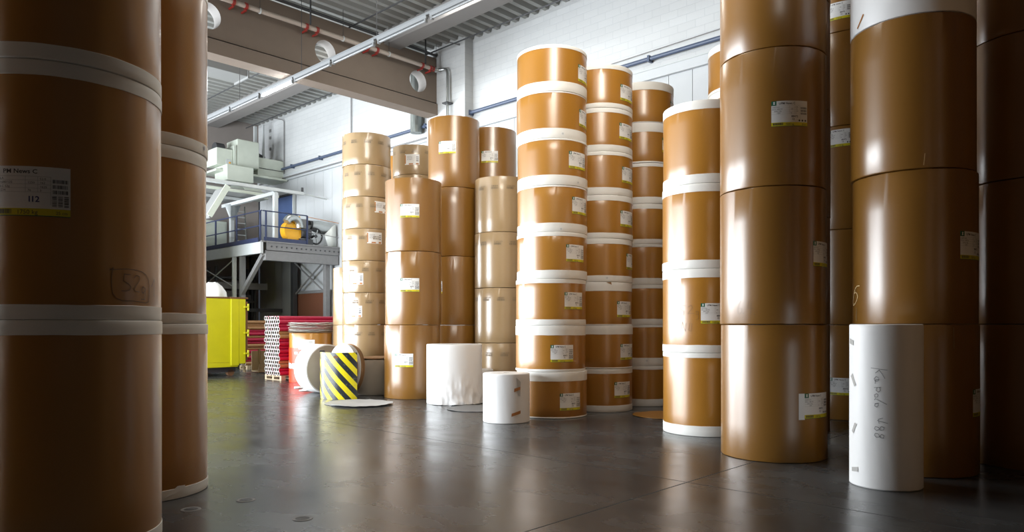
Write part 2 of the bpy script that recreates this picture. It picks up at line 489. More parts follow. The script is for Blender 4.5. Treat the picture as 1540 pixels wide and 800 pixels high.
_txt = {}
def text_shape(s, size, bold=0.0):
    key = (s, size, bold)
    if key not in _txt:
        c = bpy.data.curves.new('t', 'FONT'); c.body = s; c.size = size; c.resolution_u = 2; c.offset = bold
        o = bpy.data.objects.new('t', c); COL.objects.link(o)
        dg = bpy.context.evaluated_depsgraph_get(); dg.update()
        me = o.evaluated_get(dg).to_mesh()
        _txt[key] = ([(v.co.x, v.co.y) for v in me.vertices], [tuple(p.vertices) for p in me.polygons])
        o.evaluated_get(dg).to_mesh_clear()
        bpy.data.objects.remove(o, do_unlink=True); bpy.data.curves.remove(c)
    return _txt[key]
class Wrap(MB):
    """flat artwork (a to the right, z up) bent round a reel of radius R; angle 0 is its left edge"""
    def __init__(s, R): super().__init__(); s.R = R
    def pt(s, a, z, lift): t = a / s.R; r = s.R + lift; return (r*cos(t), r*sin(t), z)
    def rect(s, a0, a1, z0, z1, m, lift=.002, step=.03):
        n = max(1, int(math.ceil((a1 - a0) / step)))
        vs = []
        for i in range(n + 1):
            a = a0 + (a1 - a0)*i/n; vs += [s.pt(a, z0, lift), s.pt(a, z1, lift)]
        s.add(vs, [(2*i, 2*i+2, 2*i+3, 2*i+1) for i in range(n)], m)
    def quad(s, pts, m, lift=.002):
        if len(pts) == 4 and max(p[0] for p in pts) - min(p[0] for p in pts) > .03:
            n = 6; vs = []
            for i in range(n + 1):
                t = i / n
                for a, b_ in ((0, 1), (3, 2)): vs.append(s.pt(pts[a][0] + (pts[b_][0] - pts[a][0])*t, pts[a][1] + (pts[b_][1] - pts[a][1])*t, lift))
            s.add(vs, [(2*i, 2*i+2, 2*i+3, 2*i+1) for i in range(n)], m); return
        s.add([s.pt(a, z, lift) for a, z in pts], [tuple(range(len(pts)))], m)
    def text(s, body, a, z, size, m, lift=.0028, bold=0.0, sx=1.0):
        v, f = text_shape(body, size, bold)
        s.add([s.pt(a + x*sx, z + y, lift) for x, y in v], f, m)
    def stroke(s, pts, w, m, lift=.0035):
        for (a0, z0), (a1, z1) in zip(pts, pts[1:]):
            d = hypot(a1-a0, z1-z0) or 1e-6; nx, nz = -(z1-z0)/d*w/2, (a1-a0)/d*w/2
            ex, ez = (a1-a0)/d*w*.3, (z1-z0)/d*w*.3
            s.quad([(a0-ex-nx, z0-ez-nz), (a1+ex-nx, z1+ez-nz), (a1+ex+nx, z1+ez+nz), (a0-ex+nx, z0-ez+nz)], m, lift)
    def bars(s, a0, a1, z0, z1, m, rnd, vertical=True, step=.006):
        p, e = (a0, a1) if vertical else (z0, z1)
        while p < e:
            w = rnd.choice((.4, .6, 1.0)) * step
            if vertical: s.rect(p, min(e, p + w), z0, z1, m, .0028)
            else: s.rect(a0, a1, p, min(e, p + w), m, .0028)
            p += w + rnd.choice((.35, .5, .8)) * step

def label_mesh(R, kind, wgt='1500 kg', mark='K', w=.42, h=.295):
    key = ('label', R, kind, wgt, mark, w, h)
    if key in _mesh: return _mesh[key]
    rnd = random.Random(hash(wgt + mark) % 1000 if False else len(wgt) * 7 + ord(mark[0]))
    L = Wrap(R)
    sx = w / .42; sz = h / .295
    def R_(a0, a1, z0, z1, m, l=.0028): L.rect(a0*sx, a1*sx, z0*sz, z1*sz, m, l)
    if kind == 'green':
        torn = mark == 'I12'
        if torn:
            R_(0, .42, .045, .235, 'label', .002); R_(.055, .42, .235, .295, 'label', .002)
            L.add([L.pt(.02*sx, .235*sz, .002), L.pt(.055*sx, .235*sz, .002), L.pt(.055*sx, .295*sz, .002), L.pt(.045*sx, .285*sz, .002)], [(0, 1, 2, 3)], 'label')
        else: R_(0, .42, .045, .295, 'label', .002)
        R_(0, .42, .004, .046, 'yellow_ink', .0021); R_(0, .42, 0, .005, 'green_ink', .0021)
        if not torn: R_(0, .056, .242, .295, 'green_ink')
        # little winged-beast emblem on the green square
        if not torn: L.quad([(.018*sx, .254*sz), (.040*sx, .254*sz), (.040*sx, .262*sz), (.034*sx, .266*sz), (.042*sx, .282*sz), (.028*sx, .288*sz), (.018*sx, .280*sz), (.024*sx, .270*sz)], 'label', .0034)
        L.text('PM News C' if torn else 'UPM News C', .082*sx, .253*sz, .036*sz, 'ink', bold=.0006, sx=sx*.92)
        for z in (.235, .212, .188, .165, .142): R_(.004, .325 if z > .15 else .325, z, z + .0018, 'pale_ink')
        for a in (.20, .262, .325): R_(a, a + .0018, .142 if a < .3 else .07, .237, 'pale_ink')
        L.text('KARTULA', .006*sx, .216*sz, .019*sz, 'ink'); L.text('DE-A1 1680/125', .006*sx, .193*sz, .019*sz, 'ink', sx=.9*sx)
        L.text('UPM-C 52g', .03*sx, .169*sz, .019*sz, 'ink', sx=.9*sx); L.text('1234', .06*sx, .147*sz, .019*sz, 'ink')
        for a, z, t in ((.212, .193, '1250'), (.212, .147, '76'), (.272, .216, '52.0'), (.272, .193, '162'), (.272, .169, '1625'), (.272, .147, '3')):
            L.text(t, a*sx, z*sz, .018*sz, 'ink', sx=.9*sx)
        if mark == 'I12': L.text('I12', .215*sx, .085*sz, .048*sz, 'blue_ink', bold=.001)
        else:
            L.text('88472', .222*sx, .103*sz, .032*sz, 'ink', bold=.0006); L.text('12', .228*sx, .070*sz, .032*sz, 'ink', bold=.0006)
        for i in range(3):
            L.bars(.335*sx, .408*sx, (.200 - .032*i)*sz, (.222 - .032*i)*sz, 'ink', rnd, step=.005)
        if mark == 'dots':
            for i in range(3):
                a = (.318 + .038*i)*sx; z = .066*sz; q = .014
                L.quad([(a - q, z), (a, z - q), (a + q, z), (a, z + q)], 'ink', .003)
        else:
            for i in range(3):
                L.bars((.332 + .029*i)*sx, (.354 + .029*i)*sx, .060*sz, .125*sz, 'ink', rnd, False, step=.005)
        L.bars(.018*sx, .128*sx, .013*sz, .040*sz, 'ink', rnd, step=.005)
        L.text(wgt, .155*sx, .012*sz, .036*sz, 'ink', sx=.85*sx)
        L.text('25 cm', .35*sx, .014*sz, .026*sz, 'ink', sx=.8*sx)
    else:   # plain white label with an orange-brown stripe
        R_(0, .42, 0, .295, 'label', .002)
        R_(.0, .03, .03, .27, 'orange_ink'); R_(.12, .24, .008, .042, 'orange_ink'); R_(.32, .40, .008, .05, 'orange_ink')
        for z in (.245, .205, .165, .125): R_(.06, .30, z, z + .004, 'pale_ink')
        for z in (.225, .185, .145): L.bars(.065*sx, .22*sx, z*sz, (z + .012)*sz, 'ink', rnd, step=.01)
        for i in range(3): L.bars(.33*sx, .40*sx, (.20 - .05*i)*sz, (.235 - .05*i)*sz, 'ink', rnd, step=.008)
    _mesh[key] = L.mesh('label')
    return _mesh[key]
def print_mesh(R, word, gap0):
    """the row of faded stamps that runs round a tan wrapper"""
    key = ('print', R, word, gap0)
    if key not in _mesh:
        rnd = random.Random(5); L = Wrap(R); n = 11
        for i in range(n):
            a = i * 2*pi*R/n + gap0
            L.bars(a, a + .17, 0, .045, 'print', rnd, step=.012)
            if i % 2: L.text('31AN ' + word, a, .052, .052, 'print', sx=.9)
            else: L.bars(a + .01, a + .16, .055, .085, 'print', rnd, step=.014)
        _mesh[key] = L.mesh('stamp_print')
    return _mesh[key]

ORD = ['lowest', 'second from floor', 'third from floor', 'fourth from floor', 'fifth from floor', 'sixth from floor', 'seventh from floor', 'eighth from floor']
def reel_name_label(desc, i, n, kind):
    pos = 'topmost' if (i == n - 1 and desc[2]) else ORD[i]
    return '%s, %s %s' % (kind, pos, desc[1])

def stack(cx, cy, hs, mats, desc, bands=None, r=.625, labels=None, kind='kraft paper reel', prints=None, shifts=None, seed=0):
    """one tower of reels standing on each other; hs = heights of the seams from the floor"""
    rnd = random.Random(seed * 13 + 5)
    out = []
    z = 0.0
    for i, h1 in enumerate(hs):
        h = h1 - z
        sx, sy = (rnd.uniform(-.010, .010), rnd.uniform(-.010, .010)) if i else (0, 0)
        if shifts and shifts.get(i): sx, sy = shifts[i]
        m = mats[i] if isinstance(mats, (list, tuple)) else mats
        kd = kind[i] if isinstance(kind, (list, tuple)) else kind
        t = thing('paper_reel', reel_name_label(desc, i, len(hs), kd), 'paper reel', (cx + sx, cy + sy, z + (.0015 if i == 0 else 0)), 0, desc[0])
        bb = bands[i] if bands else None
        hb = h - .003
        link('wrapper', body_mesh(r, hb, m, (i + seed) % 5), t)
        if bb:
            if bb[0]: link('end_band', band_mesh(r, bb[0], False, (i + seed) % 4), t, (0, 0, .0015))
            if bb[1]: link('end_band', band_mesh(r, bb[1], True, (i + seed + 2) % 4), t, (0, 0, hb - .001))
        if labels and i in labels:
            px, yb, kw = labels[i]
            R = r + .001
            phi = phi_at(cx + sx, cy + sy, R, px)
            link('label', label_mesh(R, **kw), t, (0, 0, yb), phi)
        if prints:
            word, dz, off = prints
            link('stamp_print', print_mesh(r + .0015, word, 0.0), t, (0, 0, h - dz - .08), off + .45 * i)
        out.append(t); z = h1
    return out
GL = dict(kind='green', wgt='1500 kg', mark='K')
GD = dict(kind='green', wgt='1500 kg', mark='dots')
OL = dict(kind='orange', w=.40, h=.29)

# A near left
A = stack(-3.28, 5.30, [1.64, 3.35, 5.0, 6.6, 8.2], 'kraft', ('reels of the near left tower', 'in the nearest left tower, cut by frame', False),
    [(.095, .10), (.10, .10), (.10, .10), (.10, .10), (.10, .10)], seed=1)
k = 1 / (1080 / 4.75)
la = link('label', label_mesh(.626, 'green', '1750 kg', 'I12', .49, .325), A[1], (0, 0, 1.6 + (490 - 325) * 4.70 / 1080 - 1.64), phi_at(-3.28, 5.30, .626, 107) - .49 / .626)
# B
B = stack(-3.63, 6.96, [1.62, 3.26, 4.9, 6.5, 8.1], 'kraft', ('reels of the second left tower', 'in the left tower just behind the nearest', False),
    [(.095, .095), (.095, .12), (.11, .1), (.1, .1), (.1, .1)], seed=2)
s_ = Wrap(.632); s_.rect(0, .035, 0, .05, 'label', .0015); s_.bars(.004, .031, .006, .044, 'blue_ink', random.Random(3), step=.004)
s_.build('sticker', B[2], (0, 0, .045), phi_at(-3.63, 6.96, .632, 306))
# C tan tower
C = stack(-3.82, 18.88, [.817*i for i in range(1, 9)], 'kraft_tan', ('reels of the tall tan tower', 'in the tall tan tower with stamped marks', True),
    labels={5: (563.5, 4.50 - 4.085, OL), 4: (552, 3.70 - 3.268, OL), 3: (525, 2.65 - 2.451, OL), 2: (524, 1.82 - 1.634, OL)},
    kind='tan paper reel', prints=('A14', .20, 1.1), seed=3)
# D
Dk = .01444
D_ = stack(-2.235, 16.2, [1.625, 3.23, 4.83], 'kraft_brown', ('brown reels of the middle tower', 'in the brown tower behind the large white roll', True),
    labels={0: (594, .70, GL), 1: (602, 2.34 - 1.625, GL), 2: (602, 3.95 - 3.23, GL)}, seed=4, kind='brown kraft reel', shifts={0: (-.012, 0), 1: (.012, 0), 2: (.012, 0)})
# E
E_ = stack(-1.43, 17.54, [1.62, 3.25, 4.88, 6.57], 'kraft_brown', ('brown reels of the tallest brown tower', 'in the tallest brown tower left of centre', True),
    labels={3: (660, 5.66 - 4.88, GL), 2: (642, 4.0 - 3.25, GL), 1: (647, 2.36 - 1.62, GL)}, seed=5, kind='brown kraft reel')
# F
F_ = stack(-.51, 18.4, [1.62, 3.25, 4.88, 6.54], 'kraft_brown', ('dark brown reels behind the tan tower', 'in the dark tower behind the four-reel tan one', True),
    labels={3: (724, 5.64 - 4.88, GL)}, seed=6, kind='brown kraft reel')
# G
G_ = stack(-.25, 16.9, [1.21, 2.47, 3.74, 5.01], 'kraft_tan', ('tan reels of the four-reel tower', 'in the four-reel tan tower left of white-banded ones', True),
    kind='tan paper reel', prints=('979', .22, .7), seed=7)
# H
H_ = stack(-2.70, 20.1, [.817*i for i in range(1, 9)], 'kraft_tan', ('tan reels seen between two towers', 'in the tan tower between two brown towers', True),
    labels={7: (609, .25, OL)}, kind='tan paper reel', prints=('A14', .16, .4), seed=8)
# V sliver
V_ = stack(-3.27, 21.3, [1.62, 3.25, 4.88, 6.52], 'kraft', ('kraft reels in the hidden gap tower', 'in the sliver of tower beside the stamped tan one', True), kind='kraft paper reel', seed=9)
# I
I_ = stack(-4.50, 20.62, [1.62, 3.24], 'kraft_tan', ('two pale reels by the tubes', 'in the low two-reel tower beside the red tubes', True), kind='pale tan paper reel', seed=10)
# J short reel
J_ = stack(-3.20, 17.15, [.82], 'greyboard', ('short reel behind the striped guard', 'and squat, behind the striped guard', False), kind='grey-brown short reel', seed=11)
J_[0]['label'] = 'squat grey-brown reel standing behind the yellow and black striped guard'
b = MB()
for i in range(3):
    b.lathe([(.002, .822 + .008*i), (.60, .822 + .008*i), (.615, .823 + .008*i), (.60, .828 + .008*i), (.002, .828 + .008*i)], 'cardboard', 48, jit=lambda i_, t, r, z: (r * (1 + .02*wobble(t, i)), z + (.012*wobble(t, i + 2) + .012 if r > .3 else 0)))
tag(b.build('cardboard_disc', None, (-3.20, 17.15, .0)), 'warped brown cardboard cover sheets lying on the squat grey-brown reel', 'cardboard sheet')

# M, N, O banded towers
EIGHT = [.805*i for i in range(1, 9)]
M_ = stack(.72, 12.95, EIGHT, 'kraft', ('white-banded reels of the nearest eight-reel tower', 'of the nearest white-banded eight-reel tower', True),
    [(.025, .16), (.045, .17), (.10, .075), (.145, .07), (.15, .03), (.17, .03), (.17, .02), (.17, .06)],
    labels={0: (842, .14, GL), 1: (828, .975 - .805, GL), 2: (849, 1.885 - 1.61, GL), 3: (851.5, 2.71 - 2.415, GL), 4: (860.5, 3.54 - 3.22, GL), 5: (855.5, 4.32 - 4.025, GL), 6: (871, 5.09 - 4.83, GL), 7: (869.5, 5.86 - 5.635, GL)}, seed=12,
    shifts={1: (-.025, 0), 2: (-.02, 0), 3: (0, 0)})
N_ = stack(1.69, 13.88, EIGHT, 'kraft', ('white-banded reels of the middle eight-reel tower', 'of the middle white-banded eight-reel tower', True),
    [(.12, .09), (.025, .165), (.02, .165), (.115, .10), (.10, .105), (.135, .07), (.12, .085), (.085, .09)],
    labels={0: (924, .26, GL), 1: (933, .16, GL), 2: (928, 1.76 - 1.61, GL), 3: (942, 2.66 - 2.415, GL), 4: (933, 3.45 - 3.22, GL), 5: (935.5, 4.27 - 4.025, GL), 6: (931.5, 5.08 - 4.83, GL), 7: (933, 5.80 - 5.635, GL)}, seed=13)
O_ = stack(2.70, 14.83, EIGHT, 'kraft', ('white-banded reels of the rearmost eight-reel tower', 'of the rearmost white-banded eight-reel tower', True),
    [(.145, .07), (.16, .035), (.125, .07), (.13, .055), (.10, .10), (.13, .07), (.03, .19), (.01, .16)],
    labels={7: (1008, .20, GL), 6: (996, .22, GL), 1: (996, .24, GL)}, seed=14)
U_ = stack(4.11, 12.65, EIGHT, 'kraft', ('white-banded reels behind the wide four-reel tower', 'of the tower peeping above the four-reel banded one', True),
    [(.05, .12)] * 8, seed=15)
P_ = stack(2.94, 10.93, [1.21, 2.43, 3.66, 4.86], 'kraft', ('wide white-banded reels of the four-reel tower', 'of the four-reel tower with wide white bands', True),
    [(.15, .07), (.11, .13), (.12, .12), (.13, .13)], labels={1: (1054, 1.63 - 1.21, GL)}, seed=16, kind='wide kraft reel')
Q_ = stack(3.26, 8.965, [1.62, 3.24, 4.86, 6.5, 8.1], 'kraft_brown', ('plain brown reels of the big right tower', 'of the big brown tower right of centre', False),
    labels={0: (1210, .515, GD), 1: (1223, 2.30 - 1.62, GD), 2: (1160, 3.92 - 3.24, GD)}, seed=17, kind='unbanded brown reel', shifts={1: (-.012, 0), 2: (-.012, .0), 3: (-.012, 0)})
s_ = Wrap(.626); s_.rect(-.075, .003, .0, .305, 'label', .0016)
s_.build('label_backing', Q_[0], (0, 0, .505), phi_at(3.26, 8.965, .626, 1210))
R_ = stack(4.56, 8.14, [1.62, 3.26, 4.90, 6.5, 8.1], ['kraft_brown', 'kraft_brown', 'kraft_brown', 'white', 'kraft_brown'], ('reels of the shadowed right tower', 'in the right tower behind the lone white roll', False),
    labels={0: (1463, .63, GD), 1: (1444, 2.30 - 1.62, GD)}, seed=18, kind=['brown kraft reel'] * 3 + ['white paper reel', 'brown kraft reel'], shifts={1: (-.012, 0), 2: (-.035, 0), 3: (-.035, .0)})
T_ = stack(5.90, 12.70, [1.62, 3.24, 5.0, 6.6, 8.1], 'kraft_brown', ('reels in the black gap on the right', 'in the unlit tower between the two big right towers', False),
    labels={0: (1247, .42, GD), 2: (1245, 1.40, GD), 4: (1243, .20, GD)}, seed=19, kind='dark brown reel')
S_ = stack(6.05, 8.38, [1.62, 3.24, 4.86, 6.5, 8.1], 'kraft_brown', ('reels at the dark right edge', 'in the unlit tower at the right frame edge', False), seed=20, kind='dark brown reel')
# unseen tower added just outside the frame on the right to shade that corner
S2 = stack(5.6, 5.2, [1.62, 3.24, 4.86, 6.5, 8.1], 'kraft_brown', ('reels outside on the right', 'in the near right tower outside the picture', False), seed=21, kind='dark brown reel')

# more unseen towers added outside or behind the visible ones to shade the corners
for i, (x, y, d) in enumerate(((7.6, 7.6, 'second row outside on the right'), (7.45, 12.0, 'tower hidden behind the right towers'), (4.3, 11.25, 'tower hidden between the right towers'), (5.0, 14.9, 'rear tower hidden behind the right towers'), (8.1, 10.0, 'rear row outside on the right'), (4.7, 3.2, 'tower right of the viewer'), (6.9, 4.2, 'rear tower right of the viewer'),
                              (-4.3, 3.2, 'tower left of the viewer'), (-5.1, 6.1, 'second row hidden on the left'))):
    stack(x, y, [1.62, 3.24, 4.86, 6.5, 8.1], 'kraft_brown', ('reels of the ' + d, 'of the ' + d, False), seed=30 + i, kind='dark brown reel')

# handwriting
def arc(cx, cz, rx, rz, a0, a1, n=10):
    return [(cx + rx*cos(radians(a0 + (a1-a0)*i/n)), cz + rz*sin(radians(a0 + (a1-a0)*i/n))) for i in range(n+1)]
# boxed 52g on the near left reel
w = Wrap(.6265)
K = 4.85 / 1080 / 10        # metres per unit of the sketch (ten units to a picture column)
def sk(pts): return [((x - 160) * K * 1.25, (700 - y) * K) for x, y in pts]
for pts in ([(160,185),(200,150),(185,220),(178,300),(180,430),(190,540),(240,620),(320,655),(450,652),(560,660),(690,678),(745,650),(765,540),(765,400),(740,290),(700,225),(620,180),(520,160),(380,155),(250,170),(165,185)],
            [(430,240),(345,235),(330,345),(400,385),(435,430),(420,480),(370,500),(305,500)],
            [(480,290),(520,245),(570,255),(565,330),(510,420),(485,470),(510,500),(570,505)],
            [(670,440),(640,415),(615,450),(620,510),(645,520),(672,470),(675,430),(675,560),(665,620),(600,620)],
            [(820,400),(890,270),(885,560)]):
    w.stroke(sk(pts), .0055, 'pencil')
w.build('handwriting', A[1], (0, 0, .115), phi_at(-3.28, 5.30, .6265, 166))
# chalk six and streaks on the right tower
cz = R_[1]
w = Wrap(.6265); S6 = 7.7 / 1080 / 10
six = [(270,185),(230,185),(195,220),(165,290),(145,370),(135,440),(150,490),(185,465),(225,410),(240,350),(225,300),(195,280),(165,295)]
w.stroke([((x - 135) * S6 * 1.9, (750 - y) * S6) for x, y in six], .010, 'chalk')
w.stroke([(.11, .155), (.105, .01)], .008, 'chalk_dim')
w.build('chalk_mark', R_[1], (0, 0, 1.6 + (490 - 486) * .00713 - 1.62 + .02), phi_at(4.548, 8.14, .6265, 1283.5))
w = Wrap(.6265); w.stroke([(0, .0), (.012, .12)], .006, 'chalk'); w.build('chalk_mark', R_[2], (0, 0, .03), phi_at(4.525, 8.14, .6265, 1389))
w = Wrap(.6265); w.stroke([(0, .22), (.004, 0)], .006, 'chalk_dim'); w.build('chalk_mark', R_[0], (0, 0, 1.36), phi_at(4.56, 8.14, .6265, 1434))
w = Wrap(.6265); w.stroke([(0, 0), (.06, .06), (.10, .11)], .02, 'tape_brown'); w.build('tape', R_[3], (0, 0, .055), phi_at(4.525, 8.14, .6265, 1290))
# pencil on the big brown and the banded reel
w = Wrap(.6265); w.stroke([(.05,.16),(.02,.11),(0,.06),(.01,.01),(.04,0),(.065,.03),(.055,.07),(.02,.07)], .003, 'pencil'); w.stroke(arc(.085,.01,.004,.004,0,360,6), .004, 'pencil')
w.stroke([(.16,.15),(.14,.07),(.21,.065)], .003, 'pencil'); w.stroke([(.185,.13),(.18,0)], .003, 'pencil'); w.stroke(arc(.225,-.005,.004,.004,0,360,6), .004, 'pencil')
w.build('handwriting', Q_[1], (0, 0, .12), phi_at(3.248, 8.965, .6265, 1109))
w = Wrap(.6265)
for p in ([(.09,.20),(.01,.21),(.0,.15),(.06,.12),(.05,.07),(0,.06)], [(.12,.18),(.17,.21),(.19,.17),(.12,.09),(.22,.09)], [(.27,.11),(.24,.12),(.245,.07),(.275,.08),(.275,.12),(.275,.01),(.24,0)],
          [(.02,-.15),(.03,-.03),(.08,-.17),(.09,-.05)], [(.15,-.05),(.13,-.15),(.17,-.17),(.18,-.05)]):
    w.stroke(p, .0035, 'pencil')
w.build('handwriting', P_[1], (0, 0, .48), phi_at(2.94, 10.93, .6265, 1024))
# small barcode stickers on white bands
def sticker(parent, cx, cy, px, z, r=.6305, w_=.055, h_=.05):
    s = Wrap(r); s.rect(0, w_, 0, h_, 'label', .0012); s.bars(.008, w_ - .008, .008, h_ - .008, 'pale_ink', random.Random(2), step=.006)
    s.build('sticker', parent, (0, 0, z), phi_at(cx, cy, r, px))
sticker(M_[4], .72, 12.95, 841, .02); sticker(M_[6], .72, 12.95, 845, .05); sticker(M_[5], .72, 12.95, 867, .04)
sticker(N_[3], 1.69, 13.88, 911, .045); sticker(O_[1], 2.70, 14.83, 971, .08)
# torn paper flaps on bands
def flap(parent, cx, cy, px, z, pts, m='band'):
    s = Wrap(.6305); s.quad(pts, m, .004); s.build('torn_flap', parent, (0, 0, z), phi_at(cx, cy, .6305, px))
flap(N_[2], 1.69, 13.88, 912, .68, [(0, .115), (.10, .118), (.11, .07)], 'cardboard')
flap(M_[5], .72, 12.95, 864, .02, [(0, .03), (.05, .09), (.11, .13), (.07, .06)])
flap(B[0], -3.63, 6.96, 246, .03, [(0, 0), (.20, .05), (.21, .085), (.13, .09)])

# ------------------------------------------------------------------ loose white rolls
def roll(cx, cy, r, h, m, label, wob=0.0, crumple=0.0, group=None, seg=96):
    t = thing('paper_roll', label, 'paper roll', (cx, cy, 0.001), 0, group)
    rows = 24
    prof = [(.038, h - .14), (.038, h - .004), (r*.6, h - .004), (r - .012, h - .004), (r - .003, h - .010)]
    prof += [(r, h - .02 - (h - .03) * i / rows) for i in range(rows + 1)] + [(r - .01, 0), (.05, 0)]
    def jit(i, t_, rr, z):
        if 5 <= i <= 29:
            g = 1 - z / h
            rr += wob * wobble(t_, z * 2)
            if crumple:
                c = max(0, g - .45) / .55
                side = max(0, cos(t_ + 1.05))
                ph = 1 - 4 * abs(mnoise.noise(Vector((2.6*cos(t_), 2.6*sin(t_), 3.2*z)))) + .5 - 1.6 * abs(mnoise.noise(Vector((6*cos(t_), 6*sin(t_), 7*z + 5))))
                rr += crumple * c * min(1, side * 1.5) * (.7 * ph + .5)
                if i >= 28: z += abs(ph) * .012 * side
        return rr, z
    b = MB(); b.lathe(prof, m, seg, jit=jit); b.lathe([(.038, h - .12), (.001, h - .12)], 'core', 20)
    b.lathe([(.038, h - .003), (.048, h - .003)], 'cardboard', 24)
    b.build('wrapper', t)
    return t
Kr = roll(-1.20, 14.95, .575, 1.225, 'white', 'large white paper roll with crumpled lower wrap, centre of the floor', .002, .035, seg=180)
Lr = roll(-.095, 12.07, .392, .815, 'white', 'small white paper roll with two brown tape strips beside banded tower', .002)
phi0 = phi_at(-.095, 12.07, .393, 773)
s_ = Wrap(.3935); s_.quad([(0, .52), (.115, .555), (.115, .605), (.005, .575)], 'tape_brown', .004); s_.build('tape', Lr, (0, 0, .0), phi0)
s_ = Wrap(.3935); s_.quad([(0, .12), (.165, .165), (.165, .215), (.005, .17)], 'tape_brown', .004); s_.build('tape', Lr, (0, 0, .0), phi_at(-.095, 12.07, .393, 769))
s_ = Wrap(.3935)
s_.quad([(0, .79), (.19, .72), (.165, .685), (.02, .77)], 'label', .007); s_.quad([(.02, .75), (.10, .68), (.09, .44), (.05, .46)], 'sheet', .0035)
s_.build('torn_flap', Lr, (0, 0, .0), phi_at(-.095, 12.07, .393, 775))
Wr = roll(3.77, 7.245, .333, 1.62, 'white', 'tall slim white roll with pencilled writing, standing alone at right', .0012)
for px, y, pts in ((1278.5, 517, [(0, 0), (.09, -.02), (.09, .03), (0, .05)]), (1280, 572, [(0, .03), (.035, .06), (.10, -.055), (.07, -.07)]),
                   (1281.5, 650, [(0, -.01), (.03, -.03), (.085, .07), (.05, .08)]), (1281.5, 713, [(0, 0), (.10, .012), (.10, .06), (0, .04)])):
    s_ = Wrap(.334); s_.quad(pts, 'tape', .003); s_.build('tape', Wr, (0, 0, 1.6 + (490 - y) * 7.1 / 1080), phi_at(3.77, 7.245, .334, px))
# "Kapola 488" pencilled down the roll, reading downwards
w = Wrap(.334)
SK = 1.6 / 250 / 5.71       # sketch unit in metres
def kw(strokes):
    for p in strokes: w.stroke([((x - 115) * SK * 1.03, (700 - y) * SK) for x, y in p], .0042, 'pencil_grey', .003)
kw([[(115,97),(180,105),(240,112)], [(150,140),(180,112)], [(178,112),(200,145),(222,185)],                        # K
    [(175,180),(155,170),(140,190),(148,212),(170,208),(177,190),(150,200),(148,232)],                               # a
    [(190,262),(140,268)], [(182,265),(187,290),(172,305),(155,290),(160,268)],                                       # p
    [(160,318),(142,330),(146,350),(165,348),(170,332),(160,318)],                                                   # o
    [(236,408),(190,385),(150,362),(143,375)],                                                                        # l
    [(170,400),(148,405),(143,425),(160,437),(172,420),(168,402),(145,412)],                                         # a
    [(205,528),(172,540),(178,575)], [(242,572),(165,552)],                                                          # 4
    [(215,610),(195,600),(180,625),(160,640),(142,625),(150,605),(172,610),(190,635),(212,630),(215,610)],           # 8
    [(215,680),(198,668),(182,690),(160,700),(142,682),(150,662),(172,668),(190,700),(210,702),(215,680)]])          # 8
w.build('handwriting', Wr, (0, 0, 1.6 - (660 - 490) * 1.6 / 250 ), phi_at(3.77, 7.245, .334, 1310))
# a small white roll behind the crumpled one
roll(-.72, 16.0, .30, .64, 'white', 'small white roll partly hidden behind the large crumpled white roll', .002)

# white reel lying on its side, flat end towards the right
t = thing('paper_roll', 'large white paper reel lying on its side left of striped guard', 'paper roll', (-4.36, 17.02, .582), 0)
b = MB()
Rr, Ln = .58, .56
prof = [(.04, .10), (.04, .004), (.2, .0), (Rr - .02, 0), (Rr - .004, .006), (Rr, .02), (Rr, Ln - .02), (Rr - .006, Ln - .005), (.05, Ln)]
b.lathe(prof, 'white', 96, jit=lambda i, a, r, z: (r + (.003 * wobble(a, 1) if 4 < i < 7 else 0), z))
b.lathe([(.045, -.0015), (.55, -.0015)], 'greyboard', 64)
mt = Matrix.Rotation(ROT, 4, 'Z') @ Matrix.Rotation(radians(-90), 4, 'X')
b.move(mt)
# turned so that the local axis (z) runs along +U: the near face looks towards the camera's right
b.build('wrapper', t)
# cardboard discs leaning on the squat reel
gd = 'round cover discs stood on edge behind the striped guard'
for i in range(5):
    Rd = .60 - .012 * ((i * 2) % 3)
    b = MB()
    b.lathe([(.001, 0), (Rd - .01, 0), (Rd, .006), (Rd - .01, .013), (.001, .013)], 'band' if i in (0, 2) else 'cardboard', 72,
            jit=lambda k_, a, r, z: (r, z + (.006 * wobble(a, i) if r > .4 else 0)))
    tilt = radians(3 + i * 1.2)
    b.move(Matrix.Rotation(ROT, 4, 'Z') @ Matrix.Rotation(tilt, 4, 'Y') @ Matrix.Rotation(radians(90), 4, 'Y'))
    zmin = min(v[2] for v in b.v)
    pos = vu(9.13 + i * .055, 14.08 + .02 * (i % 2), -zmin + .001)
    o = b.build('cover_disc', None, pos)
    tag(o, ['foremost white-faced cover disc stood on edge behind the striped guard', 'brown cover disc, second in the bundle behind the striped guard', 'middle white cover disc of the bundle behind the striped guard',
            'brown cover disc, fourth in the bundle behind the striped guard', 'rearmost brown cover disc leaning on the squat grey-brown reel'][i], 'cardboard disc', gd)

